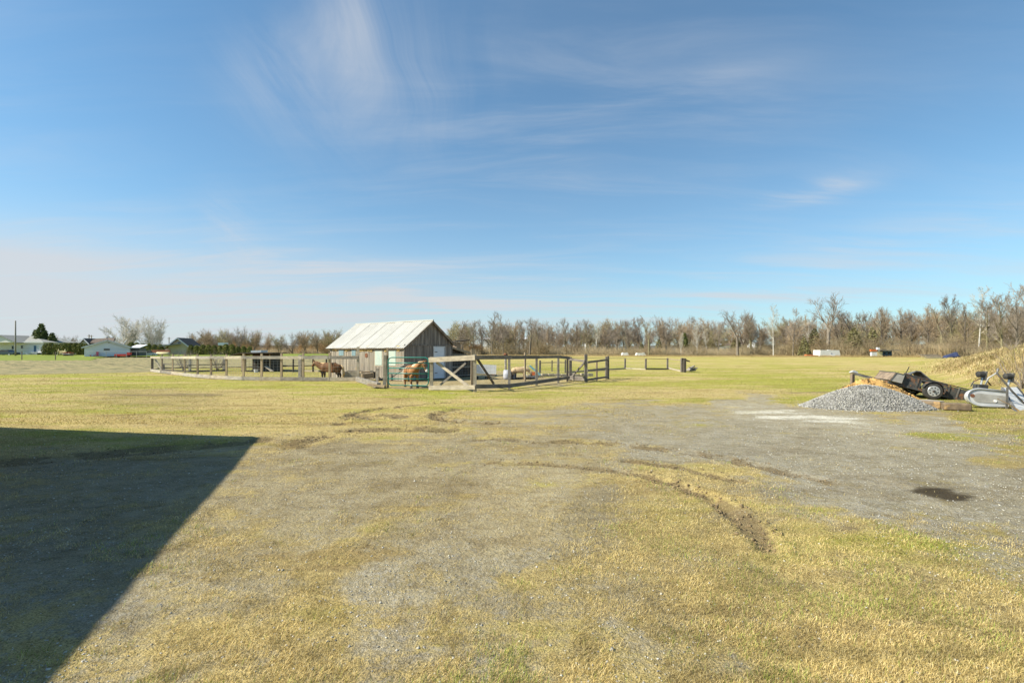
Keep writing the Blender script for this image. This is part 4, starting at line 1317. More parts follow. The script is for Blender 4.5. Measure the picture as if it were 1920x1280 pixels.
# ------------------------------------------------------------------ hen shed
HXY = G(452, 696.5)
hen = thing('hen_shed', 'small low brown board shed with a dark wired front inside the paddock', 'shed', (HXY[0], HXY[1], 0), -.05)
hw, hh, hd = 1.75, 1.40, 1.5
mb = MB(); mb.box((hw / 2 + .3, hd, hh / 2), (hw + .6, .04, hh)); mb.box((hw + .57, hd / 2, hh / 2), (.04, hd, hh)); mb.box((hw / 2 + .3, hd / 2, .03), (hw + .6, hd, .05)); mb.build('wall', M['dark_wood'], hen)
bmh = unit_box_mesh('board', M['brown_board'])
for k in range(6):
    obj('board', bmh, hen, (-.42 + k * .125, .75 - k * .15, .62), (0, 0, -.88), (.17, .025, 1.22 + .02 * k))
for xx in (.34, hw + .5):
    MB().box((xx, 0, .66), (.08, .08, 1.34)).build('post', M['tan_wood'], hen)
MB().box((hw / 2 + .42, -.02, 1.23), (hw + .1, .04, .05)).build('lintel', M['rust'], hen)
mb = MB()
for k in range(9):
    mb.box((.42 + k * .225, -.02, .62), (.012, .012, 1.15))
for k in range(5):
    mb.box((hw / 2 + .42, -.03, .1 + k * .25), (hw, .012, .012))
mb.build('wire_mesh', M['wire'], hen)
mb = MB(); mb.beam((-.45, .4, 1.22), (.30, .4, 1.42), 2.3, .05); mb.build('roof', M['dark_wood'], hen)
mb = MB(); mb.beam((.28, .5, 1.42), (2.75, .5, 1.42), 2.3, .06); mb.build('roof', M['dark_wood'], hen)
MB().box((1.25, .3, 1.53), (.80, .9, .16), (.0, -.04, 0)).build('roof_sheet', M['chrome'], hen)
pb = thing('white_pail', 'white pail on the ground in front of the dark wired shed', 'pail', (*G(480, 698), 0)); MB().tube([(0, 0, 0), (0, 0, .22)], [.12, .15], 12).build('pail_body', M['white_paint'], pb)
rp = thing('ramp_board', 'pale board leaning down from the right side of the wired shed', 'board', (*G(498, 697), 0)); MB().beam((-.1, .2, .42), (.55, -.1, .05), .25, .03).build('plank', M['pale_wood'], rp)

# ------------------------------------------------------------------ feed trough at the barn wall
fx, fy = G(672, 712)
tr = thing('feed_trough', 'low wooden feed box with pale front against the barn side wall', 'trough', (fx, fy, 0), .05)
MB().box((-.25, 0, .27), (1.05, .04, .36)).build('side_board', M['pale_wood'], tr)
MB().box((-.25, .55, .30), (1.05, .04, .40)).build('side_board', M['pale_wood'], tr)
MB().box((-.25, .28, .12), (1.02, .52, .04)).build('bottom', M['grey_wood'], tr)
MB().box((-.76, .28, .27), (.04, .55, .36)).build('end_board', M['pale_wood'], tr)
lx = thing('log_box', 'weathered timber box with dark end standing right of the feed trough', 'box', (*G(688, 714), 0), .2)
MB().beam((-.22, -.05, .24), (.32, .2, .30), .3, .26).build('box_side', M['tan_wood'], lx)
MB().beam((-.35, .2, .45), (.25, .42, .48), .35, .06).build('lid', M['tan_wood'], lx)
MB().box((.36, .2, .3), (.10, .30, .34)).build('end_block', M['dark_wood'], lx)
MB().box((.22, .20, .46), (.16, .12, .20)).build('block', M['pale_wood'], lx)
ps = thing('leaning_pole', 'thin dark pole leaning against the barn corner behind the green gate', 'pole', (*G(728, 720.5), 0)); a = P(729, 711, 23.0); b2 = P(755, 693.5, 24.3); B0 = Vector((*G(728, 720.5), 0))
MB().tube([a - B0, b2 - B0], .022, 6).build('pole', M['dark_wood'], ps)
pk = thing('plank', 'pale weathered plank leaning on the barn corner above the dark pole', 'plank', (*G(745, 718), 0)); B0 = Vector((*G(745, 718), 0))
MB().beam(P(748, 692, 24.0) - B0, P(769, 681.5, 24.6) - B0, .03, .16).build('board', M['grey_wood'], pk)

# ------------------------------------------------------------------ things in the right part of the paddock
wb_x, wb_y = G(911, 711)
wt_ = thing('white_board', 'dirty white sheet panel standing on a low dark wheeled rack', 'panel', (wb_x, wb_y, 0), .0)
k_ = wb_y / FP
MB().box((0, 0, EYE - (692 - HY) * k_), (39 * k_, .06, 17 * k_), (0, .04, 0)).build('panel', M['white_paint'], wt_)
MB().box((0, -.01, EYE - (702 - HY) * k_), (42 * k_, .10, .04), (0, .03, 0)).build('frame', M['black_steel'], wt_)
MB().box((-.05, .2, EYE - (704.5 - HY) * k_), (36 * k_, .5, .03)).build('rack', M['pale_wood'], wt_)
for xx in (-.5, .05):
    MB().tube([(xx, .0, .10), (xx, .08, .10)], .10, 12).build('wheel', M['rubber'], wt_)
bx1, by1 = G(951, 711.5); k_ = by1 / FP
b1 = thing('grey_barrel', 'pale grey plastic barrel beside the rusty capped pole', 'barrel', (bx1, by1, 0))
hb = 18 * k_
MB().tube([(0, 0, 0), (0, 0, hb * .3), (0, 0, hb * .5), (0, 0, hb)], [.20, .22, .225, .20], 16).build('barrel_body', M['grey_plastic'], b1, smooth=True)
bx2, by2 = G(963, 710.5)
b2_ = thing('blue_bin', 'dark blue-grey plastic bin with a pale stripe beside the small tan pony', 'bin', (bx2, by2, 0))
MB().box((0, 0, .24), (.30, .30, .48), None, 1.1).build('bin_body', M['blue_plastic'], b2_)
MB().box((.02, -.165, .25), (.03, .012, .44)).build('stripe', M['white_paint'], b2_)
px_, py_ = G(948, 705); rpz = thing('rusty_pole', 'grey pole with a rusty red cap rising above the rail', 'pole', (px_, py_, 0)); k_ = py_ / FP
mb = MB().tube([(0, 0, 0), (0, 0, (705 - 668) * k_ * .98)], .07, 10); mb.build('pole', M['grey_wood'], rpz)
MB().tube([(0, 0, 1.22), (0, 0, 1.34), (.03, 0, 1.42)], [.09, .14, .10], 8).build('cap', M['rust'], rpz)
qx, qy = G(984.5, 714.5); pq = thing('tan_post', 'new tan wooden post rising above the rail beside the coloured play slide', 'post', (qx, qy, 0)); MB().box((0, 0, .75), (.085, .085, 1.5), (0, .01, .3)).build('post', M['tan_wood'], pq)
sx_, sy_ = G(997, 707.5); k_ = sy_ / FP
sl_ = thing('play_slide', 'faded children\'s slide in turquoise, cream and orange plastic', 'slide', (sx_, sy_, 0))
MB().box((-.24, 0, .42), (.10, .4, .62)).build('ladder_side', M['yellow_cream'], sl_)
MB().beam((-.12, 0, .66), (.50, 0, .12), .40, .05).build('chute', M['turquoise'], sl_)
for s_ in (-1, 1):
    MB().beam((-.12, .2 * s_, .70), (.50, .2 * s_, .16), .04, .10).build('chute_side', M['turquoise'], sl_)
MB().box((.06, -.15, .24), (.26, .10, .20)).build('step', M['orange'], sl_)
MB().box((0, .1, .08), (.8, .5, .12)).build('base', M['grey_plastic'], sl_)
dl = thing('shadow_strip', 'short dark strip added as the ground shadow under the tan pony', 'log', (*G(985, 711), 0)); MB().tube([(-.55, 0, .06), (0, .03, .07), (.55, 0, .05)], .06, 8).build('log_body', M['dark_wood'], dl)  # dark round strip laid down in place of the shadow below the pony
br = thing('brick_row', 'low row of grey concrete slabs edging the right part of the paddock', 'slabs', (*G(1035, 706), 0), .22)
for k in range(9):
    MB().box((-.9 + k * .42, 0, .07 + .03 * (k % 2)), (.36, .22, .12 + .05 * (k % 3)), (0, 0, .05 * (k % 3))).build('slab', M['pale_wood'], br)

# ------------------------------------------------------------------ ponies


def pony(name, label, loc, rz, sc, coat, dark, mane_mat, neck, tailpts, manew=.05, fat=1.0, lock=1.0):
    t = thing(name, label, 'pony', loc, rz)
    t.scale = (sc, sc, sc)
    # coat: body colour with darker lower legs and muzzle (its own marking)
    m, w, b = pbr(name + '_coat', .7, 0, .25)
    tc = w.n('ShaderNodeTexCoord'); sep = w.n('ShaderNodeSeparateXYZ'); w.l(tc.outputs['Object'], sep.inputs[0])
    nz = w.noise(tc.outputs['Object'], 6, 4, .6)
    leg = w.mapr(w.math('ADD', sep.outputs[2], w.math('MULTIPLY', nz, .1)), .30, .48, 1, 0)
    col = w.mix(w.mapr(nz, .35, .65), coat, tuple(c * .72 for c in coat))
    col = w.mix(leg, col, dark)
    w.l(col, b.inputs['Base Color'])
    bump(w, b, w.noise(w.mapping(tc.outputs['Object'], (60, 60, 14)), 1.0, 3), .5, .01)
    J = []; E = []

    def add(p, r, par=None):
        J.append((Vector(p), r * fat if r > .1 else r))
        if par is not None:
            E.append((par, len(J) - 1))
        return len(J) - 1
    c0 = add((0, 0, .60), .215)
    lo = add((-.22, 0, .61), .205, c0)
    ru = add((-.42, 0, .63), .185, lo)
    rt = add((-.54, 0, .61), .12, ru)
    ch = add((.22, 0, .61), .20, c0)
    br = add((.38, 0, .63), .155, ch)
    p = br
    for q, r_ in neck['pts']:
        p = add(q, r_, p)
    for q, r_ in neck['head']:
        p = add(q, r_, p)
    for s in (-1, 1):
        a = add((.30, .10 * s, .46), .085, ch); a = add((.30, .115 * s, .34), .058, a); a = add((.305, .115 * s, .22), .046, a)
        a = add((.295, .115 * s, .10), .032, a); a = add((.32, .115 * s, .02), .045, a)
        a = add((-.44, .10 * s, .48), .125, ru); a = add((-.40, .12 * s, .37), .075, a); a = add((-.50, .12 * s, .25), .047, a)
        a = add((-.47, .12 * s, .10), .034, a); a = add((-.44, .12 * s, .02), .046, a)
    me = bpy.data.meshes.new('body')
    me.from_pydata([tuple(j[0]) for j in J], E, [])
    me.materials.append(m)
    o = obj('body', me, t)
    sk = o.modifiers.new('skin', 'SKIN'); sk.use_smooth_shade = True
    for i, (pp_, r_) in enumerate(J):
        me.skin_vertices[0].data[i].radius = (r_, r_)
        me.skin_vertices[0].data[i].use_root = (i == 0)
    ss = o.modifiers.new('sub', 'SUBSURF'); ss.levels = 2; ss.render_levels = 2
    # ears, eyes, mane, tail, hooves
    hp = [Vector(q) for q, _ in neck['head']]; poll = Vector(neck['pts'][-1][0])
    fwd = (hp[-1] - poll).normalized(); side = fwd.cross(Vector((0, 0, 1))).normalized(); up = side.cross(fwd)
    for s in (-1, 1):
        e = poll + side * .045 * s + up * .07
        MB().tube([e, e + up * .05 + side * .012 * s, e + up * .11 + fwd * .015], [.028, .024, .004], 6).build('ear', m, t, smooth=True)
        q = hp[0] + side * .068 * s + up * .02 + fwd * .03
        mb = MB(); mb.tube([q - side * .012 * s, q, q + side * .010 * s], [.018, .02, .008], 8); mb.build('eye', M['glass_dark'], t, smooth=True)
    # mane as a ridge of hanging locks along the crest
    crest = [Vector((.22, 0, .82))] + [Vector(q) + Vector((-.03, 0, r_ * .85)) for q, r_ in neck['pts']]
    crest[-1] = poll + up * .075
    mb = MB(); rr_ = random.Random(4)
    for k in range(46):
        u = k / 45 * (len(crest) - 1); i = min(int(u), len(crest) - 2); c = crest[i].lerp(crest[i + 1], u - i)
        for s in neck['sides']:
            l = rr_.uniform(.13, .22) * lock
            sd_ = Vector((0, s, 0)) if abs(side.y) > .3 else side * s
            mb.tube([c + Vector((0, 0, .01)), c + sd_ * manew * 1.4 + Vector((0, 0, -.04)), c + sd_ * (manew * 2.0) + Vector((rr_.uniform(-.03, .03), 0, -l))], [.02, .02, .006], 5)
    for k in range(9):    # forelock
        mb.tube([poll + up * .07, poll + fwd * .08 + up * .075 + side * rr_.uniform(-.05, .05), poll + fwd * .19 + up * .045 + side * rr_.uniform(-.05, .05)], [.018, .016, .005], 5)
    mb.build('mane', mane_mat, t, smooth=True)
    mb = MB()
    for k in range(16):
        dy, dx = rr_.uniform(-.04, .04), rr_.uniform(-.03, .03)
        q = [Vector(v) + Vector((dx * (i > 0), dy * i * .5, 0)) for i, v in enumerate(tailpts)]
        mb.tube(q, [.026, .03, .03, .008][:len(q)], 5)
    mb.build('tail', mane_mat, t, smooth=True)
    for sx in ((.32, .115), (-.44, .12)):
        for s in (-1, 1):
            mb = MB(); mb.tube([(sx[0] + .0, sx[1] * s, 0), (sx[0] - .01, sx[1] * s, .05)], [.052, .042], 10); mb.build('hoof', M['hoof'], t, smooth=True)
    return t


x1, y1 = G(618, 712.8)
pony('bay_pony', 'stocky brown pony with blond mane standing side-on behind the fence, facing left', (x1, y1, 0), PI - .10, 1.13, (0.19, 0.088, 0.036), (0.045, 0.03, 0.02), M['mane_blond'],
     {'pts': [((.50, 0, .71), .14), ((.60, 0, .78), .12), ((.68, 0, .84), .095)], 'head': [((.755, 0, .80), .080), ((.82, 0, .72), .062), ((.88, 0, .64), .050)], 'sides': (-1, 1)},
     [(-.57, 0, .72), (-.66, 0, .60), (-.69, 0, .36), (-.68, 0, .16)], manew=.035, fat=1.14, lock=.65)
x2, y2 = G(769, 727.2)
p2 = pony('chestnut_pony', 'orange chestnut pony with pale forelock and white muzzle behind the green gate', (x2 - .0, y2 + .35, 0), math.radians(-62), 1.20, (0.37, 0.175, 0.07), (0.26, 0.135, 0.065), M['mane_pale'],
     {'pts': [((.48, .05, .74), .125), ((.55, .12, .84), .105), ((.60, .20, .90), .085)], 'head': [((.66, .25, .83), .082), ((.70, .29, .72), .062), ((.735, .31, .61), .052)], 'sides': (-1, 1)},
     [(-.57, 0, .72), (-.66, 0, .60), (-.69, 0, .36), (-.68, 0, .16)], manew=.04)
x3, y3 = G(974, 711)
pony('tan_pony', 'small pale tan pony with dark legs and lowered head behind the blue bin', (x3, y3, 0), -.08, .86, (0.52, 0.37, 0.22), (0.10, 0.055, 0.03), M['mane_pale'],
     {'pts': [((.50, 0, .64), .125), ((.60, 0, .57), .10), ((.67, 0, .49), .08)], 'head': [((.73, 0, .39), .078), ((.77, 0, .28), .060), ((.80, 0, .19), .048)], 'sides': (-1, 1)},
     [(-.57, 0, .72), (-.66, 0, .60), (-.69, 0, .36), (-.68, 0, .16)], manew=.035, lock=.5)
hd = [Vector((.69, .285, .80)), Vector((.745, .32, .70)), Vector((.775, .33, .61))]
mb = MB(); mb.tube(hd, [.022, .028, .038], 8); mb.build('blaze', M['white_paint'], p2, smooth=True)
mb = MB(); mb.tube([(.745, .312, .64), (.765, .32, .575)], [.046, .036], 10); mb.build('muzzle', M['white_paint'], p2, smooth=True)
for s in (-1, 1):
    mb = MB(); mb.tube([(.307, .115 * s, .055), (.30, .115 * s, .13)], [.044, .038], 10); mb.build('sock', M['white_paint'], p2, smooth=True)

# ------------------------------------------------------------------ piles
def mound(name, label, cat, cx, cy, rx, ry, h, mat, shape=1.35, seed=3, n=46, flat=.0, rough=.03):
    t = thing(name, label, cat, (cx, cy, 0))
    V = []; F = []
    for i in range(n + 1):
        for j in range(n + 1):
            a = (i / n * 2 - 1); b2 = (j / n * 2 - 1)
            V.append((a * rx * 1.15, b2 * ry * 1.15))
    V = np.array(V)
    rr_ = np.sqrt((V[:, 0] / rx) ** 2 + (V[:, 1] / ry) ** 2)
    rr_ = rr_ * (1 + (fbm(np.arctan2(V[:, 1], V[:, 0]) * 1.2 + 9, rr_ * .5, 2, seed) - .5) * .25)
    z = h * np.clip(1 - rr_ ** shape, 0, 1) ** 1.12
    z = np.where(rr_ < 1, z, 0)
    z = z + (fbm(V[:, 0] * 5, V[:, 1] * 5, 3, seed + 9) - .5) * rough * 2 * (rr_ < .98)
    z = z - .03 * (rr_ > .99)
    W = np.column_stack([V, z])
    i = np.arange((n + 1) * n).reshape(n, n + 1)[:, :-1].ravel()
    F = np.stack([i, i + n + 1, i + n + 2, i + 1], 1)
    me = fast_mesh('heap', W, F, mat, smooth=True)
    obj('heap', me, t)
    return t, (V, z, rr_)


M['gravel_heap'] = mat_mottle('gravel_heap', (0.29, 0.278, 0.255), (0.17, 0.163, 0.15), (60, 60, 60), rnd=0, bmp=.9, bdist=.02)
M['sand'] = mat_mottle('sand', (0.60, 0.37, 0.13), (0.40, 0.23, 0.075), (5, 5, 5), rnd=0, bmp=.7, bdist=.05, c3=(0.20, 0.13, 0.06), t3=.60, s3=2.4)
gcx, gcy = 10.05, 13.75
gp_, (HV, Hz, Hr) = mound('gravel_pile', 'broad heap of loose grey crushed stone at the edge of the yard', 'gravel pile', gcx, gcy, 1.80, 1.10, .62, M['gravel_heap'], 1.55)
r = np.random.default_rng(9); n = 15000
th = r.uniform(0, 2 * PI, n); q = np.sqrt(r.random(n)) * 1.0 + (r.random(n) < .08) * r.exponential(.10, n)
x = np.cos(th) * q * 1.80; y = np.sin(th) * q * 1.10
rr_ = np.sqrt((x / 1.80) ** 2 + (y / 1.10) ** 2)
rr_ = rr_ * (1 + (fbm(np.arctan2(y, x) * 1.2 + 9, rr_ * .5, 2, 3) - .5) * .25)
z_ = .62 * np.clip(1 - rr_ ** 1.55, 0, 1) ** 1.12
tone = r.uniform(.10, .50, n); colf = np.stack([tone, tone * .965, tone * r.uniform(.84, .95, n)], 1)
me = scatter_stones('stones', x, y, z_ + .004, .012 + .016 * r.random(n) ** 1.6, colf, M['stonecol'], 12, .8)
o = obj('stones', me, gp_); o['kind'] = 'stuff'
sp_, _q = mound('sand_pile', 'yellow-orange sand heap behind the gravel, under the trailer tongue', 'sand pile', 11.65, 15.7, 1.55, .75, .70, M['sand'], 1.5, 8, 40, rough=.07)
r = np.random.default_rng(19); n = 1500
th = r.uniform(0, 2 * PI, n); q = np.sqrt(r.random(n)) * .97
x = np.cos(th) * q * 1.55; y = np.sin(th) * q * .75
z_ = .70 * np.clip(1 - q ** 1.5, 0, 1) ** 1.12
colf = pal(r.random(n) ** 1.3, [(.62, .40, .15), (.48, .29, .10), (.22, .13, .06), (.13, .085, .04)])
o = obj('lumps', scatter_stones('lumps', x, y, z_ - .01, .012 + .05 * r.random(n) ** 3, colf, M['stonecol'], 14, .7), sp_); o['kind'] = 'stuff'
# ------------------------------------------------------------------ trailer
def rotm(yaw, pitch):
    return Matrix.Rotation(yaw, 3, 'Z') @ Matrix.Rotation(pitch, 3, 'Y')


WX, WY = 13.78, 15.85
tl = thing('utility_trailer', 'black rusty utility trailer tipped tail-down with its tongue raised', 'trailer', (WX, WY, 0))
YAW = math.radians(-18); PIT = math.radians(15.5)
R_ = rotm(YAW, PIT)
# local trailer frame: +x towards tail, y across (near side is -y), z up; origin at the near wheel hub
HUB = Vector((0, 0, .275))


def L(x, y, z):
    return R_ @ Vector((x, y, z)) + HUB


def tbeam(mb, a, b2, w, h):
    mb.beam(L(*a), L(*b2), w, h, up=R_ @ Vector((0, 0, 1)))
    return mb


def tbox(mb, c, d):
    mb.box(L(*c), d, R_)
    return mb


W2 = 1.25       # box width across
x0, x1 = -.86, 1.08
zb0, zb1 = -.02, .33
y0_, y1_ = .10, .10 + W2
tbox(MB(), ((x0 + x1) / 2, (y0_ + y1_) / 2, zb0), (x1 - x0, W2, .04)).build('deck', M['dark_wood'], tl)
for yy, nm in ((y0_, 'side_panel'), (y1_, 'side_panel')):
    mb = MB(); tbox(mb, ((x0 + -.32) / 2, yy, (zb0 + zb1) / 2), (-.32 - x0, .02, zb1 - zb0)); tbox(mb, (.03, yy, zb1 - .04), (.72, .02, .10)); tbox(mb, ((x1 + .38) / 2, yy, (zb0 + zb1) / 2 - .02), (x1 - .38, .02, zb1 - zb0 - .04))
    mb.build(nm, M['black_steel'], tl)
    mb = MB(); tbeam(mb, (x0, yy, zb1 + .015), (x1, yy, zb1 - .01), .05, .035); mb.build('top_rail', M['black_steel'], tl)
    mb = MB(); tbeam(mb, (x0 - .35, yy + .0, zb0 - .04), (x1, yy, zb0 - .04), .05, .075); mb.build('frame_rail', M['black_steel'], tl)
for k in range(5):
    xx = (x0 + .02, -.42, .45, .70, x1 - .03)[k]
    mb = MB(); tbox(mb, (xx, y0_ - .018, (zb0 + zb1) / 2), (.035, .02, zb1 - zb0)); mb.build('stake', M['grey_steel'] if k > 2 else M['black_steel'], tl)
tbox(MB(), (x0, (y0_ + y1_) / 2, .15), (.03, W2, .34)).build('front_panel', M['black_steel'], tl)
tbox(MB(), (x1, (y0_ + y1_) / 2, .12), (.03, W2, .26)).build('tailgate', M['black_steel'], tl)
# fender over the near wheel
mb = MB()
fpts = []
for k in range(9):
    a = math.radians(8 + 164 * k / 8)
    fpts.append((math.cos(a) * .305, math.sin(a) * .30 - .0))
for (a, b2) in zip(fpts[:-1], fpts[1:]):
    mb.beam(L(a[0], .0, a[1]), L(b2[0], .0, b2[1]), .20, .010, up=R_ @ Vector((-(a[0] + b2[0]), 0, (a[1] + b2[1]) * .5)) * -1 if False else (R_ @ Vector((a[0] + b2[0], 0, a[1] + b2[1]))))
mb.build('fender', M['black_steel'], tl)
for yy in (0.0, y1_ + .10):
    c = L(0, yy, 0); ax = R_ @ Vector((0, 1, 0))
    wh = MB(); prof = [(-.085, .19), (-.08, .245), (-.05, .27), (.05, .27), (.08, .245), (.085, .19)]
    wh.tube([c + ax * p[0] for p in prof], [p[1] for p in prof], 28)
    w_o = wh.build('wheel', M['rubber'], tl, smooth=False)
    rim = MB(); rim.tube([c - ax * .088, c - ax * .094], [.172, .165], 24)
    rim.build('rim', M['chrome'], w_o)
    rh = MB()
    for k in range(8):
        a = 2 * PI * k / 8
        q = c - ax * .095 + R_ @ Vector((math.cos(a) * .115, 0, math.sin(a) * .115)); rh.tube([q, q - ax * .004], .020, 8)
    rh.build('rim_holes', M['rubber'], w_o)
    hb_ = MB(); hb_.tube([c - ax * .09, c - ax * .135], [.045, .03], 12); hb_.build('hub', M['black_steel'], w_o)
MB().tube([L(0, 0, 0), L(0, y1_ + .1, 0)], .03, 8).build('axle', M['black_steel'], tl)
# tongue with coupler
ym = .55
tbeam(MB(), (x0 - 1.22, ym, -.04), (x0 + .4, ym, -.06), .075, .085).build('tongue', M['grey_steel'], tl)
for yy in (y0_, y1_):
    tbeam(MB(), (x0 - .02, yy, -.06), (x0 - .62, ym, -.05), .05, .06).build('tongue_brace', M['black_steel'], tl)
mb = MB(); mb.tube([L(x0 - 1.38, ym, -.05), L(x0 - 1.30, ym, .0), L(x0 - 1.14, ym, .01)], [.03, .05, .04], 10); mb.box(L(x0 - 1.24, ym, .045), (.10, .04, .04), R_); mb.build('coupler', M['chrome'], tl, smooth=False)
# tool box across the front
tq = MB()
xs_, xe = x0 - .40, x0 - .02
tq.prism([L(xs_ + .04, -.02, .0), L(xe, -.02, .0), L(xe + .01, -.02, .29), L(xs_ + .13, -.02, .29)], (0, 0, 0), tuple((R_ @ Vector((0, 1.25, 0)))))
tq.build('tool_box', M['light_steel'], tl)
mb = MB(); tbox(mb, ((xs_ + xe) / 2 + .05, .6, .30), (.30, 1.28, .02)); mb.build('tool_box_lid', M['grey_steel'], tl)
mb = MB(); mb.beam(L(xs_ + .02, -.03, .0), L(xs_ + .12, -.03, .30), .03, .03); mb.beam(L(xs_ + .02, 1.2, .0), L(xs_ + .12, 1.2, .30), .03, .03); mb.box(L(xs_ + .07, .6, .15), (.02, 1.25, .29), R_ @ Matrix.Rotation(math.radians(20), 3, 'Y')); mb.build('tool_box_end', M['brown_board'], tl)
MB().tube([L(x0 + .15, .4, .3), L(x0 + .19, .4, .62)], .014, 6).build('rod', M['rubber'], tl)
sh = thing('bent_sheet', 'dull grey bent sheet heaped inside the black trailer', 'sheet metal', (WX, WY, 0))
mb = MB()
pk = [L(-.62, .45, .30), L(-.40, .5, .56), L(-.28, .5, .58), L(.22, .35, .26), L(.2, 1.1, .22), L(-.3, 1.1, .52), L(-.6, 1.1, .3)]
i = mb.addv(pk + [p - Vector((0, 0, .03)) for p in pk])
mb.f += [[0, 1, 5, 6], [1, 2, 5], [2, 3, 4, 5], [13, 12, 8, 7], [12, 9, 8], [12, 11, 10, 9], [0, 7, 8, 1], [1, 8, 9, 2], [2, 9, 10, 3], [3, 10, 11, 4], [4, 11, 12, 5], [5, 12, 13, 6], [6, 13, 7, 0]]
mb.build('sheet', M['grey_steel'], sh)
# wooden prop under the coupler
cpt = Vector((WX, WY, 0)) + L(x0 - 1.28, ym, 0)
pr_ = thing('wood_prop', 'rough brown wooden post propping up the trailer coupler', 'post', (cpt.x - .02, cpt.y, 0)); MB().box((0, 0, (cpt.z - .06) / 2), (.10, .09, cpt.z - .06), (0, .02, .2)).build('post', M['brown_board'], pr_)
# timbers in front of the trailer
for (pa, pb_, lab, nm) in (((1727, 764), (1763.5, 766), 'orange-brown split timber lying in front of the trailer wheel, left one of two', 'beam'), ((1767, 768), (1819, 770), 'mossy squared timber lying in front of the trailer tail, right one of two', 'beam')):
    a = Vector((*G(*pa), .10)); b2 = Vector((*G(*pb_), .10)); B0 = Vector((a.x, a.y, 0))
    t_ = thing('timber', lab, 'timber', B0, 0, 'timbers in front of the trailer'); mb = MB(); mb.beam(a - B0, b2 - B0, .26, .19); o = mb.build('log_body', M['log_bark'], t_, bevel=.03)
t_ = thing('grey_plank', 'flat grey board under the trailer wheel', 'plank', (*G(1738, 757), 0)); MB().beam((-.75, .1, .05), (.5, .25, .06), .5, .05).build('board', M['grey_wood'], t_)

# ------------------------------------------------------------------ silver tub and ribbed panel
SX, SY = G(1848, 765)
k_ = SY / FP
tub = thing('metal_tub', 'overturned silver metal tub with rounded end and raised pale rim', 'tub', (SX + .06, SY, 0), math.radians(-14))


def stadium(x0, x1, z0, z1, tilt=0, n=14):
    rad = (z1 - z0) / 2; zc = (z0 + z1) / 2; pts = []
    for k in range(n + 1):
        a = math.radians(90 + 180 * k / n)
        pts.append((x0 + rad * 1.35 + rad * 1.35 * math.cos(a), zc + rad * math.sin(a)))
    pts += [(x1, z0 + .0), (x1, z1 - .04)]
    return [(p[0], p[1] - (p[0]) * tilt) for p in pts]


st = stadium(-.46, .50, .05, .53, .045)
tlt = Matrix.Rotation(math.radians(-8), 4, 'X')
mb = MB(); mb.m = tlt; mb.prism([(p[0], 0, p[1]) for p in st], (0, .0, 0), (0, .12, 0)); mb.build('tub_body', M['silver_panel'], tub)
mb = MB(); mb.m = tlt; pts = [Vector((p[0], -.015, p[1])) for p in st[:-2]]; pts = [Vector((.49, -.015, st[-1][1]))] + pts + [Vector((.49, -.015, st[-2][1]))]
mb.tube(pts, .024, 8); mb.build('rim', M['chrome'], tub, smooth=True)
st2 = stadium(-.33, .48, .15, .40, .045)
mb = MB(); mb.m = tlt; mb.prism([(p[0], 0, p[1]) for p in st2], (0, -.012, 0), (0, .02, 0)); mb.build('inset_panel', M['light_steel'], tub)
mb = MB(); mb.m = tlt; mb.tube([(-.33, -.02, .34), (-.33, .0, .34)], .05, 10); mb.build('drain', M['rust'], tub)
mb = MB(); mb.m = tlt; mb.tube([(.18, -.03, .20), (.18, .0, .20)], .035, 10); mb.build('cap', M['white_paint'], tub)
MB().box((.40, -.06, .26), (.05, .02, .66), (0, .03, 0)).build('strap', M['grey_steel'], tub)
# wheels of an upturned cart standing behind
ct = thing('cart_frame', 'upturned grey cart frame with two dark caster wheels in the air', 'cart', (SX + .35, SY + .4, 0), 0)
MB().tube([(.0, 0, .55), (.02, -.1, .82), (.16, -.22, .98), (.14, -.25, 1.1)][::-1], .022, 7).build('frame_bar', M['chrome'], ct, smooth=True)
MB().tube([(.14, -.25, 1.1), (.12, -.25, .95), (.32, -.25, .72), (.50, -.3, .45), (.9, -.35, -.0)], .026, 7).build('frame_bar', M['grey_steel'], ct, smooth=True)
MB().tube([(-.38, 0, .58), (-.30, 0, .72), (-.12, 0, .80), (.05, 0, .78), (.2, 0, .6)], .016, 7).build('hoop', M['black_steel'], ct, smooth=True)
MB().box((-.06, .05, .56), (.26, .2, .14), (0, .1, 0)).build('cart_box', M['black_steel'], ct)
for (wx, wz, wy) in ((-.10, .92, 0), (.78, .86, .1)):
    wq = MB(); wq.tube([(wx - .11, wy, wz), (wx - .09, wy - .01, wz), (wx + .06, wy - .02, wz), (wx + .09, wy - .02, wz)], [.05, .085, .085, .05], 16); wq.build('wheel', M['rubber'], ct)
    MB().box((wx + .1, wy, wz - .04), (.05, .12, .26), (0, .2, 0)).build('fork', M['grey_steel'], ct)
    MB().tube([(wx + .05, wy, wz - .1), (wx - .05, wy, .35)], .025, 7).build('stem', M['chrome'], ct)
# ribbed panel leaning
pnl = thing('ribbed_panel', 'white ribbed metal panel leaning on its corner at the right edge', 'panel', (SX + .9, SY - .3, 0))
A_ = P(1879, 727, SY + .75); B_ = P(1898, 727, SY + 1.0); C_ = P(1955, 785, SY - .45); D_ = P(1907, 775, SY - .75)
B0 = Vector((SX + .9, SY - .3, 0))
A_, B_, C_, D_ = [p - B0 for p in (A_, B_ + Vector((.35, .2, 0)), C_, D_)]
nr = 15
for k in range(nr):
    f0, f1 = (k + .08) / nr, (k + .80) / nr
    a = A_.lerp(D_, (f0 + f1) / 2); b2 = B_.lerp(C_, (f0 + f1) / 2)
    w_ = (D_ - A_).length / nr
    MB().beam(a, b2, w_ * .62, .02, up=(D_ - A_).cross(B_ - A_)).build('rib', M['white_paint'], pnl)
MB().prism([tuple(q) for q in (A_, B_, C_, D_)], (0, .03, -.02), (0, .045, -.03)).build('back_sheet', M['grey_steel'], pnl)
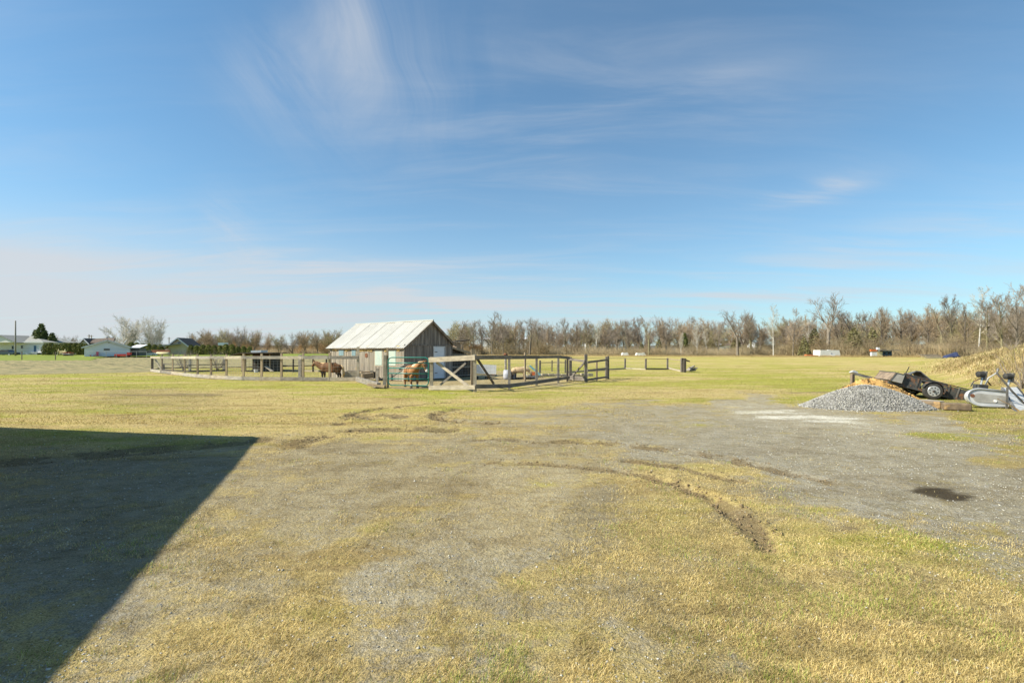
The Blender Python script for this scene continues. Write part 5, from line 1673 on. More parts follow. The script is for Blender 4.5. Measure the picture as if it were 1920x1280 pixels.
MB().beam(A_, D_, .05, .05).build('edge_rail', M['grey_steel'], pnl)
MB().beam(B_, C_, .05, .05).build('edge_rail', M['rubber'], pnl)
dsx = thing('dead_branch', 'thin dark dead branch on the ground below the silver tub', 'branch', (*G(1895, 773), 0)); MB().tube([(-.25, .1, .35), (-.02, 0, .2), (.15, -.05, .06)], [.012, .012, .02], 5).build('stick', M['log_bark'], dsx)

# ------------------------------------------------------------------ far edge of the pasture: odds and ends
def far(px, py, Y):
    p = P(px, py, Y); return p


Yc = 128.0; k_ = Yc / FP
c0 = P(1557, 668, Yc)
ca = thing('white_cabin', 'low white truck cap shell with sloping end and small dark opening at the field edge', 'camper shell', (c0.x, c0.y, 0))
mb = MB(); w_ = 19.3 * k_; hq = 12.2 * k_
mb.prism([(-w_, 0, 0), (w_, 0, 0), (w_ * .86, 0, hq), (-w_ * .98, 0, hq)], (0, 0, 0), (0, 3.0, 0)); mb.build('shell', M['white_paint'], ca)
MB().box((.1 * w_, -.04, hq * .33), (3.6 * k_, .06, hq * .5), None, .7).build('opening', M['grey_plastic'], ca)
MB().box((-.1 * w_, .3, hq + .04), (4 * k_, .5, .10)).build('vent', M['white_paint'], ca)
MB().box((.25 * w_, -.12, hq * .16), (8 * k_, .2, hq * .25)).build('step_box', M['white_wall'], ca)
c0 = P(1521, 667.5, Yc)
ob = thing('orange_boat', 'long low orange hull lying at the field edge left of the white shell', 'boat', (c0.x, c0.y, 0), .1)
MB().beam((-12 * k_, 0, .35), (12 * k_, 0, .2), .9, .35).build('hull', M['orange'], ob, bevel=.1)
MB().beam((-11 * k_, -.1, .62), (2 * k_, -.1, .55), .3, .12).build('deck', M['rust'], ob)
Yj = 118.0; k_ = Yj / FP; c0 = P(1653, 668, Yj)
jp = thing('scrap_stand', 'open lean-to stand of scrap with orange and white boards and a dark blue frame', 'shelter', (c0.x, c0.y, 0))
for (a, b2, z0, z1, mk, nm) in ((-21, -8, 11, 14.5, 'orange', 'board'), (-20, -10, 2, 9, 'white_paint', 'board'), (-10, 0, 2, 10, 'yellow_cream', 'board'), (-9, -5, 10, 18, 'white_wall', 'board'),
                              (1, 3, 0, 12, 'blue_frame', 'frame_post'), (9, 11, 0, 12, 'blue_frame', 'frame_post'), (17, 19, 0, 12, 'blue_frame', 'frame_post'), (1, 19, 9.5, 12, 'blue_frame', 'frame_beam'), (1, 19, 4, 5.5, 'blue_frame', 'frame_beam'), (-12, 31, 12.3, 13.6, 'grey_wood', 'roof_plank'), (0, 8, 13.8, 15, 'dark_wood', 'board'), (-17, -13, 0, 3.5, 'blue_plastic', 'crate')):
    MB().box(((a + b2) / 2 * k_, (.2 if nm != 'board' else .0), (z0 + z1) / 2 * k_), ((b2 - a) * k_, .5 if 'roof' not in nm else 1.5, (z1 - z0) * k_)).build(nm, M[mk], jp)
MB().box((11 * k_, 1.0, 6 * k_), (18 * k_, .4, 12 * k_)).build('back_board', M['dark_wood'], jp)
c0 = P(1775, 670, 95); k_ = 95 / FP
lp = thing('lumber_stack', 'long flat stack of grey boards beside the blue tarp', 'lumber stack', (c0.x - 1.2, c0.y, 0))
for k in range(6):
    MB().beam((-28 * k_ + random.uniform(-.5, .5), .2 * k, .12 + .13 * k), (4 * k_, .2 * k, .1 + .14 * k), .4, .09).build('board', M['grey_wood'], lp)
tp2 = thing('blue_tarp', 'dark blue tarpaulin bundled over junk at the field edge', 'tarpaulin', (c0.x + 1.2, c0.y, 0))
mb = MB(); rt_ = random.Random(5)
hs = [(-17, 2), (-12, 6), (-5, 8), (2, 11), (8, 13), (11, 7), (14, 3)]
for j, yy in enumerate((-.6, -.1, .5, 1.0)):
    mb.addv([(a * k_, yy + rt_.uniform(-.1, .1), max(.02, b2 * k_ * (.35, 1, .9, .2)[j] + rt_.uniform(-.08, .08))) for a, b2 in hs])
nn = len(hs)
for j in range(3):
    for k in range(nn - 1):
        mb.f.append([j * nn + k, j * nn + k + 1, (j + 1) * nn + k + 1, (j + 1) * nn + k])
mb.build('tarp', M['blue_plastic'], tp2)
sc_ = thing('scrap_heap', 'low dark scrap heap right of the blue tarpaulin', 'scrap', (c0.x + 5.2, c0.y, 0))
for k in range(9):
    MB().box((rt_.uniform(-1.3, 1.3), rt_.uniform(-.5, .5), rt_.uniform(.1, .6)), (rt_.uniform(.3, 1.2), .3, rt_.uniform(.1, .4)), (rt_.uniform(-.5, .5), rt_.uniform(-.5, .5), 1)).build('scrap_piece', M[('black_steel', 'rust', 'grey_steel')[k % 3]], sc_)
for (px0, px1, pyt, lab) in ((1166, 1180, 660.3, 'small pale upturned boat at the far field edge, the left of two'), (1192, 1213, 661, 'pale pointed upturned boat at the far field edge, the right of two')):
    Yb = 150.0; k_ = Yb / FP; c0 = P((px0 + px1) / 2, 665.5, Yb); w_ = (px1 - px0) / 2 * k_; hq = (665.5 - pyt) * k_
    t_ = thing('upturned_boat', lab, 'boat', (c0.x, c0.y, c0.z), 0, 'upturned boats at the tree line')
    mb = MB(); mb.prism([(-w_, 0, -.3), (w_, 0, -.3), (w_ * .6, 0, hq * .75), (-w_ * .7, 0, hq * .9)], (0, 0, 0), (0, 1.6, 0)); mb.build('hull', M['white_paint'], t_)
    MB().box((w_ * .35, -.03, hq * .8), (w_ * .4, .06, hq * .35)).build('keel', M['white_paint'], t_)

# ------------------------------------------------------------------ neighbours on the left
def win(parent, x, z, w, h, y=-.03, mk='glass_dark'):
    o = MB().box((x, y, z), (w + .16, .06, h + .16)).build('window', M['white_paint'], parent)
    MB().box((x, y - .03, z), (w, .03, h)).build('pane', M[mk], o)


def gable_house(name, label, cat, px, pyb, Y, halfw, pyeave, pypeak, depth, wall, roof, rz=0, over=.45, gwall=None):
    k = Y / FP; p = P(px, pyb, Y)
    t = thing(name, label, cat, (p.x, p.y, p.z), rz)
    e = (pyb - pyeave) * k; r = (pyb - pypeak) * k
    mb = MB(); mb.prism([(-halfw, 0, -1), (halfw, 0, -1), (halfw, 0, e), (0, 0, r - .12), (-halfw, 0, e)], (0, 0, 0), (0, depth, 0)); mb.build('wall', M[wall], t)
    sl = (r - e) / halfw
    for s in (-1, 1):
        mb = MB(); mb.prism([(0, 0, r), (s * (halfw + over), 0, e - over * sl), (s * (halfw + over), 0, e - over * sl + .16), (0, 0, r + .16)], (0, -over, 0), (0, depth + over, 0)); mb.build('roof', M[roof], t)
        mb = MB(); mb.beam((s * (halfw + over), -over - .02, e - over * sl), (0, -over - .02, r), .05, .26); mb.build('barge_board', M['white_paint'], t)
    return t, e, r


# house 1, far left: hipped roof and a porch gable
Y1 = 122.0; k_ = Y1 / FP
p = P(17, 666, Y1)
h1 = thing('bungalow', 'cream bungalow with grey hipped roof and porch gable at the far left', 'house', (p.x, p.y, p.z))
hwid = 64 * k_; ev = (666 - 641.5) * k_; pk_ = (666 - 628) * k_
MB().box((0, 5, ev / 2 - .5), (hwid * 2, 10, ev + 1)).build('wall', M['cream_wall'], h1)
mb = MB(); o_ = .5
mb.addv([(-hwid - o_, -o_, ev), (hwid + o_, -o_, ev), (hwid + o_, 10 + o_, ev), (-hwid - o_, 10 + o_, ev), (-hwid * .5, 5, pk_ - .1), (hwid * .25, 5, pk_ - .1)])
mb.f += [[0, 1, 5, 4], [1, 2, 5], [2, 3, 4, 5], [3, 0, 4], [3, 2, 1, 0]]
mb.build('roof', M['shingle_grey'], h1)
mb = MB(); mb.box((0, -o_ - .03, ev - .02), (hwid * 2 + 2 * o_, .05, .28)); mb.build('fascia', M['white_paint'], h1)
mb = MB(); mb.prism([(-6.6, 0, ev - .1), (4.0, 0, ev - .1), (.2, 0, pk_ - .25)], (0, -2.2, 0), (0, 4.5, 0)); mb.build('porch_gable', M['cream_wall'], h1)
for s in ((-6.9, .2), (4.3, .2)):
    mb = MB(); mb.beam((s[0], 1.1, ev - .15), (.2, 1.1, pk_ - .1), 7.2, .14); mb.build('porch_roof', M['shingle_grey'], h1)
for xx in (-1.2, 3.6):
    MB().box((xx, -2.0, ev / 2), (.2, .2, ev)).build('porch_column', M['white_paint'], h1)
win(h1, (24.5 - 17) * k_, ev * .60, 4 * k_, 6.5 * k_ / 1); win(h1, (41.5 - 17) * k_, ev * .64, 3.8 * k_, 5.5 * k_)
dr_ = MB().box(((66 - 17) * k_, -.05, ev * .5), (4 * k_, .08, 12 * k_)).build('door', M['blue_frame'], h1)
win(h1, (71.5 - 17) * k_, ev * .58, 2.5 * k_, 6 * k_, mk='plastic_pane')
dk = MB(); 
for k in range(12):
    dk.box(((55 + k * 2.3 - 17) * k_, -1.6, .35), (.09, .05, .8))
dk.box(((68 - 17) * k_, -1.6, .78), (28 * k_, .08, .10)); dk.box(((68 - 17) * k_, -.8, .66), (28 * k_, 1.6, .08)); dk.build('deck', M['white_wall'], h1)
MB().box(((44 - 17) * k_, 5, pk_ + .0), (.5, .5, 1.3)).build('chimney', M['brick_red'], h1)
MB().tube([((30 - 17) * k_, 6, pk_ - .5), ((30 - 17) * k_, 6, pk_ + .5)], .12, 6).build('vent_pipe', M['black_steel'], h1)

g2, e2, r2 = gable_house('white_garage', 'low white sided building with a wide shallow gable behind a wire fence', 'garage', 201.6, 670, 104.0, 3.75, 650.5, 638, 9, 'white_wall', 'shingle_brown', rz=math.radians(37))
k_ = 104 / FP
win(g2, -1 * k_, (670 - 655) * k_, 8.5 * k_, 3.2 * k_)
MB().tube([(2 * k_, -.03, (670 - 642.5) * k_), (2 * k_, -.06, (670 - 642.5) * k_)], .14, 10).build('vent', M['grey_plastic'], g2)
MB().tube([(2.6, 3, (670 - 645) * k_), (28 * k_, 3, (670 - 636) * k_)], .09, 8).build('flue', M['chrome'], g2)
g3, e3, r3 = gable_house('brown_roof_house', 'cream gabled house with brown roof rising behind the white building', 'house', 159, 665, 135.0, 7.5 * 135 / FP, 642.5, 635, 4, 'cream_gable', 'shingle_brown')
k_ = 135 / FP
mb = MB(); mb.prism([(2 * k_, 0, 23 * k_), (52 * k_, 0, 20 * k_), (40 * k_, 3.0, 32.5 * k_), (4 * k_, 3.0, 31 * k_)], (0, .0, 0), (0, .3, 0)); mb.build('roof', M['shingle_brown'], g3)
MB().box((25 * k_, 3, 10 * k_), (50 * k_, 5.5, 20 * k_)).build('wall', M['cream_gable'], g3)
for xx in (24, 35):
    MB().box((xx * k_, 3.2, 33 * k_), (2 * k_, .5, 2.2 * k_)).build('chimney', M['grey_plastic'], g3)
g4, e4, r4 = gable_house('hip_bungalow', 'cream gabled house with dark brown roof behind the cedars', 'house', 335, 668, 128.0, 17 * 128 / FP, 648.5, 634, 8, 'cream_gable', 'shingle_brown', over=.9, rz=math.radians(14))
k_ = 128 / FP
mb = MB(); mb.beam((-26 * k_, -1.2, 18.5 * k_), (4 * k_, -1.2, 23 * k_), 2.5, .15); mb.build('porch_roof', M['shingle_grey'], g4)
win(g4, 1 * k_, (668 - 642) * k_, 5 * k_, 2.2 * k_)
MB().box((62 * k_, 6, 24 * k_), (10 * k_, 4, 5 * k_)).build('rear_wall', M['white_wall'], g4)


def car(name, label, px, pyb, Y, length, mat, rz=0, h=1.42):
    p = P(px, pyb, Y); t = thing(name, label, 'car', (p.x, p.y, p.z), rz)
    l = length / 2
    prof = [(-l, .35), (-l, .78), (-l * .55, .92), (-l * .30, h), (l * .35, h), (l * .72, .95), (l, .85), (l, .35)]
    mb = MB(); mb.prism([(a, 0, b2) for a, b2 in [(-l, .3), (l, .3), (l, .80), (l * .70, .93), (-l * .62, .93), (-l, .78)]], (0, -.85, 0), (0, .85, 0)); mb.build('body', M[mat], t, bevel=.06)
    mb = MB(); mb.prism([(a, 0, b2) for a, b2 in [(-l * .58, .92), (l * .62, .92), (l * .36, h), (-l * .26, h)]], (0, -.74, 0), (0, .74, 0)); mb.build('cabin', M['glass_dark'], t, bevel=.05)
    mb = MB(); mb.box((l * .05, 0, h + .01), (l * .60, 1.40, .05)); mb.build('roof_panel', M[mat], t)
    for sx in (-.62, .62):
        for sy in (-1, 1):
            w = MB(); w.tube([(sx * l, sy * .78, .32), (sx * l, sy * .9, .32)], .32, 16); wo = w.build('wheel', M['rubber'], t)
            w = MB(); w.tube([(sx * l, sy * .9, .32), (sx * l, sy * .91, .32)], .19, 12); w.build('rim', M['chrome'], wo)
    for sy in (-.6, .6):
        MB().box((-l - .01, sy, .68), (.04, .3, .12)).build('headlight', M['chrome'], t)
    return t


car('parked_car', 'dark teal sedan parked in front of the cream bungalow', 12, 667, 116, 5.0, 'car_dark')
car('parked_car', 'white car parked beyond the ploughed field, right of the grey shed', 277, 669, 112, 3.6, 'car_white', .6)
for (px, pyt, pyb, Y, s, lab) in ((29, 601, 668, 108, .16, 'tall wooden utility pole in front of the cream bungalow'),):
    p = P(px, pyb, Y); t_ = thing('utility_pole', lab, 'utility pole', (p.x, p.y, 0)); MB().tube([(0, 0, 0), (0, 0, P(px, pyt, Y).z)], [s, s * .72], 8).build('pole', M['grey_wood'], t_, smooth=True)
for (px, pyt, lab) in ((167, 627, 'short distant power pole left of the brown roof vents'), (171.5, 628, 'short distant power pole just beside the brown roof ridge'), (317, 632, 'thin distant power pole left of the dark brown roof')):
    Y = 190; t_ = thing('power_pole', lab, 'power pole', (X(px, Y), Y, 0)); z = P(px, pyt, Y).z
    MB().tube([(0, 0, 0), (0, 0, z)], .16, 6).build('pole', M['grey_wood'], t_); MB().box((0, 0, z - .5), (1.6, .12, .14)).build('crossarm', M['grey_wood'], t_)
# yard things
p = P(173, 669, 103); k_ = 103 / FP
for px, lab in ((173, 'bright pink-red garden chair against the white building, left one'), (184, 'bright pink-red garden chair against the white building, right one')):
    t_ = thing('garden_chair', lab, 'chair', (X(px, 103), 102.5, .2), 0, 'red garden chairs')
    MB().box((0, .25, .75), (.62, .06, .8), (-.2, 0, 0), .8).build('backrest', M['pink_red'], t_); MB().box((0, 0, .42), (.6, .55, .06)).build('seat', M['pink_red'], t_)
    for sx in (-.27, .27):
        MB().box((sx, -.2, .2), (.07, .1, .4)).build('leg', M['pink_red'], t_); MB().box((sx, .22, .2), (.07, .1, .4)).build('leg', M['pink_red'], t_)
t_ = thing('red_cart', 'long red wagon or trailer standing right of the white building', 'wagon', (X(232, 101), 101, .2), .1)
MB().box((-.3, 0, .45), (2.6, .7, .45)).build('body', M['red_paint'], t_); MB().box((1.1, 0, .75), (.6, .6, .5)).build('seat', M['red_paint'], t_)
for sx in (-1.2, 0.9):
    w = MB(); w.tube([(sx, -.38, .2), (sx, .38, .2)], .2, 12); w.build('wheel', M['rubber'], t_)
t_ = thing('garden_shed', 'small dark grey garden shed with pale roof beyond the ploughed field', 'shed', (X(253, 108), 108, .2))
MB().box((0, 1, .95), (2.0, 2, 1.9)).build('wall', M['grey_steel'], t_); MB().beam((0, -.2, 2.0), (0, 2.2, 2.7), 2.4, .12).build('roof', M['white_wall'], t_)
t_ = thing('brick_wall', 'low red-brown brick wall beyond the ploughed field', 'wall', (X(302, 118), 118, .3)); MB().box((0, 0, .7), (4.4, .3, 1.5)).build('wall', M['brick_red'], t_)
t_ = thing('pale_tank', 'long pale pink-white tank lying in front of the brick wall', 'tank', (X(305, 114), 114, .3)); MB().tube([(-1.5, 0, .5), (-1.3, 0, .5), (1.4, 0, .5), (1.6, 0, .5)], [.25, .45, .45, .25], 12).build('tank_body', M['yellow_cream'], t_, smooth=True)
t_ = thing('play_bench', 'yellow wooden swing bench beside the cedar hedge', 'bench', (X(116, 110), 110, .4))
MB().box((0, 0, .55), (1.6, .5, .1)).build('seat', M['yellow_cream'], t_); MB().box((0, .25, .9), (1.6, .08, .5)).build('backrest', M['yellow_cream'], t_)
for sx in (-.75, .75):
    MB().beam((sx, -.4, 0), (sx, 0, 1.5), .1, .1).build('leg', M['yellow_cream'], t_); MB().beam((sx, .4, 0), (sx, 0, 1.5), .1, .1).build('leg', M['yellow_cream'], t_)
t_ = thing('garden_table', 'dark red picnic table with pale benches in front of the cedar hedge', 'table', (X(128, 108), 108, .4))
MB().box((0, 0, .75), (1.9, .8, .08)).build('table_top', M['red_paint'], t_)
for sy in (-.7, .7):
    MB().box((.2, sy, .45), (1.8, .25, .06)).build('bench_seat', M['white_paint'], t_)
for sx in (-.6, .6):
    MB().box((sx, 0, .37), (.1, 1.2, .74)).build('leg', M['brown_board'], t_)
# chain link fence in front of the white building
base = Vector((X(161, 98), 98, .1))
cf_ = thing('chain_fence', 'thin grey chain link fence in front of the white building', 'fence', base)
xs_ = [X(px, 98) for px in (161, 180, 199, 218, 237, 256, 275)]
for x_ in xs_:
    MB().tube([(x_ - base.x, 0, 0), (x_ - base.x, 0, 1.3)], .04, 6).build('post', M['wire'], cf_)
MB().tube([(0, 0, 1.3), (xs_[-1] - base.x, 0, 1.3)], .03, 6).build('top_tube', M['wire'], cf_)
# two stakes at field edge
for px, lab in ((41, 'thin dark stake at the near edge of the lawn below the pole'), (104, 'thin dark stake at the lawn edge left of the picnic table')):
    t_ = thing('field_stake', lab, 'stake', (X(px, 80), 80, .05)); MB().box((0, 0, .7), (.09, .09, 1.4)).build('stake', M['brown_board'], t_)

# far buildings seen through the trees
for (px0, px1, pyt, pye, Y, wall, roof, lab) in ((907, 990, 633, 636, 240, 'white_wall', 'white_wall', 'long white barn glimpsed through the bare trees'), (1320, 1352, 640, 646, 250, 'white_wall', 'white_wall', 'white farm building glimpsed between the trees, left of the grey roofed one'),
                                                 (1352, 1398, 639, 648, 250, 'white_wall', 'shingle_brown', 'white house with grey roof glimpsed between the trees'), (1100, 1115, 637, 642, 240, 'white_wall', 'shingle_grey', 'small white house glimpsed low in the tree line, middle'),
                                                 (1790, 1870, 628, 633, 170, 'shingle_grey', 'shingle_grey', 'low grey roofed shed hidden in the trees at the right'), (1415, 1430, 641, 645, 250, 'white_wall', 'shingle_grey', 'tiny white shed glimpsed left of the slim pale tree')):
    k = Y / FP; w_ = (px1 - px0) * k; cx = X((px0 + px1) / 2, Y)
    t_ = thing('farm_building', lab, 'building', (cx, Y, 0))
    ze = EYE + (HY - pye) * k; zr = EYE + (HY - pyt) * k
    MB().box((0, 4, ze / 2), (w_, 8, ze)).build('wall', M[wall], t_)
    mb = MB(); mb.prism([(0, -.4, ze), (0, 8.4, ze), (0, 4, zr + .3)], (-w_ / 2 - .3, 0, 0), (w_ / 2 + .3, 0, 0)); mb.build('roof', M[roof], t_)
    for q in range(max(2, int(w_ / 4))):
        win(t_, -w_ / 2 + (q + .5) * w_ / max(2, int(w_ / 4)), ze * .6, 1.0, 1.2, mk='blue_pane')

# ------------------------------------------------------------------ trees
class TreeB:
    def __init__(s, seed):
        s.r = random.Random(seed); s.t = MB(); s.c = MB()

    def seg(s, mb, p, q, r0, r1, n):
        d = (q - p); d.normalize(); u = d.orthogonal().normalized(); w = d.cross(u)
        b = len(mb.v)
        for (c, rad) in ((p, r0), (q, r1)):
            for k in range(n):
                a = 2 * PI * k / n; v = c + (u * math.cos(a) + w * math.sin(a)) * rad; mb.v.append((v.x, v.y, v.z))
        for k in range(n):
            mb.f.append([b + k, b + (k + 1) % n, b + n + (k + 1) % n, b + n + k])

    def grow(s, p, d, L, r, lev, o):
        R = s.r; n = o['n'][lev]; p = Vector(p); d = Vector(d).normalized()
        last = lev == len(o['n']) - 1
        for i in range(n):
            w = o['wob'][lev]
            d = (d + Vector((R.uniform(-w, w), R.uniform(-w, w), R.uniform(-w, w) + o['up'][lev]))).normalized()
            q = p + d * L / n
            f0 = 1 - i / n * (1 - o['tip'][lev]); f1 = 1 - (i + 1) / n * (1 - o['tip'][lev])
            mb = s.t if lev <= o['limb'] else s.c
            s.seg(mb, p, q, max(r * f0, o['minr']), max(r * f1, o['minr']), 6 if lev == 0 else (4 if lev == 1 else 3))
            if not last and i / n >= o['start'][lev]:
                k = o['kids'][lev]; k = int(k) + (R.random() < k - int(k))
                for _ in range(k):
                    a = math.radians(R.uniform(*o['ang'][lev])); ax = d.orthogonal().normalized()
                    ax.rotate(Matrix.Rotation(R.uniform(0, 2 * PI), 3, d))
                    nd = d.copy(); nd.rotate(Matrix.Rotation(a, 3, ax))
                    t = (i + R.random()) / n
                    s.grow(p.lerp(q, R.random()), nd, L * R.uniform(*o['len'][lev]) * (1 - o['short'][lev] * t), r * f1 * R.uniform(.45, .65), lev + 1, o)
            p = q
        return p


STY = {
 'tall': dict(n=[9, 5, 4, 3], wob=[.04, .10, .17, .22], up=[.03, .12, .08, .03], tip=[.25, .25, .3, .4], start=[.20, .15, .0, 0], kids=[2.2, 2.0, 1.9], ang=[(20, 46), (20, 44), (22, 50)], len=[(.30, .48), (.38, .58), (.40, .65)], short=[.45, .3, .2], limb=1, minr=.014),
 'vase': dict(n=[4, 7, 5, 3], wob=[.04, .09, .16, .22], up=[.0, .03, .03, -.02], tip=[.8, .22, .3, .4], start=[.60, .25, .0, 0], kids=[3.4, 1.8, 2.1], ang=[(14, 32), (22, 48), (25, 60)], len=[(1.15, 1.55), (.30, .46), (.40, .62)], short=[.0, .3, .2], limb=1, minr=.015),
 'slim': dict(n=[11, 4, 3, 2], wob=[.025, .10, .18, .25], up=[.02, .15, .08, .03], tip=[.15, .25, .3, .4], start=[.35, .2, .0, 0], kids=[2.4, 2.0, 1.8], ang=[(26, 55), (22, 50), (25, 60)], len=[(.18, .30), (.40, .6), (.40, .65)], short=[.5, .3, .2], limb=0, minr=.013),
 'bushy': dict(n=[3, 6, 5, 4], wob=[.1, .13, .2, .26], up=[.0, .05, .04, .02], tip=[.8, .25, .3, .4], start=[.2, .1, .0, 0], kids=[3.6, 2.3, 2.5], ang=[(20, 62), (22, 55), (25, 65)], len=[(1.6, 2.4), (.35, .55), (.40, .60)], short=[.0, .25, .2], limb=1, minr=.018),
 'fan': dict(n=[2, 7, 5, 3], wob=[.05, .05, .12, .2], up=[.0, .015, .02, .0], tip=[.8, .2, .3, .4], start=[.0, .10, .0, 0], kids=[5.5, 3.0, 2.6], ang=[(6, 52), (22, 44), (25, 50)], len=[(5.5, 7.5), (.26, .42), (.35, .5)], short=[.0, .45, .2], limb=1, minr=.017),
 'shrub': dict(n=[1, 5, 4, 3], wob=[.1, .2, .28, .35], up=[.0, .06, .03, .02], tip=[.9, .3, .3, .4], start=[0, .1, .0, 0], kids=[11, 1.5, 1.3], ang=[(15, 60), (22, 50), (25, 60)], len=[(4, 6), (.35, .55), (.40, .60)], short=[.0, .2, .2], limb=0, minr=.006),
}


def tree_meshes(seed, style, tm, cm):
    tb = TreeB(seed); o = STY[style]
    trunk_len = {'tall': .92, 'vase': .33, 'slim': 1.0, 'bushy': .22, 'shrub': .07, 'fan': .12}[style]
    tb.grow((0, 0, -.01), (tb.r.uniform(-.06, .06), tb.r.uniform(-.06, .06), 1), trunk_len * 10, {'tall': .17, 'vase': .24, 'slim': .12, 'bushy': .17, 'shrub': .14, 'fan': .16}[style], 0, o)
    zs = [v[2] for v in tb.c.v] + [v[2] for v in tb.t.v]
    s = 1.0 / max(zs)      # unit height tree
    out = []
    for mb, nm, mt in ((tb.t, 'trunk', tm), (tb.c, 'crown', cm)):
        me = bpy.data.meshes.new(nm)
        v = np.array(mb.v) * s
        me = fast_mesh(nm, v, np.array([f for f in mb.f]), mt) if all(len(f) == 4 for f in mb.f) else None
        out.append(me)
    return out


PRO = {}
for i, (sty, tm, cm) in enumerate([('tall', 'bark_grey', 'twig_grey'), ('tall', 'bark_grey', 'twig_tan'), ('tall', 'bark_olive', 'twig_grey'), ('vase', 'bark_grey', 'twig_grey'), ('vase', 'bark_grey', 'twig_grey'), ('vase', 'bark_olive', 'twig_tan'),
                                   ('slim', 'bark_olive', 'twig_grey'), ('slim', 'bark_grey', 'twig_grey'), ('slim', 'bark_white', 'twig_pale'), ('bushy', 'bark_grey', 'twig_tan'), ('bushy', 'bark_olive', 'twig_olive'), ('bushy', 'bark_white', 'twig_pale'), ('tall', 'bark_white', 'twig_pale'), ('fan', 'bark_white', 'twig_pale'),
                                   ('bushy', 'bark_grey', 'twig_grey'), ('shrub', 'bark_grey', 'twig_grey')]):
    PRO.setdefault((sty, cm), []).append(tree_meshes(100 + i, sty, M[tm], M[cm]))
tt = sum(len(m.polygons) for v in PRO.values() for q in v for m in q)
print('tree proto faces', tt)
TR = random.Random(21)


def place_tree(key, px, Y, pytop, label, group=None, wide=1.0, name='bare_tree', cat='tree', z=None):
    me = TR.choice(PRO[key])
    z0 = z if z is not None else 0.0
    h = EYE + (HY - pytop) / FP * Y - z0
    t = thing(name, label, cat, (X(px, Y), Y, z0 - .05), TR.uniform(0, 6.28), group)
    t.scale = (h * wide, h * wide, h)
    obj('trunk', me[0], t); obj('crown', me[1], t)
    return t


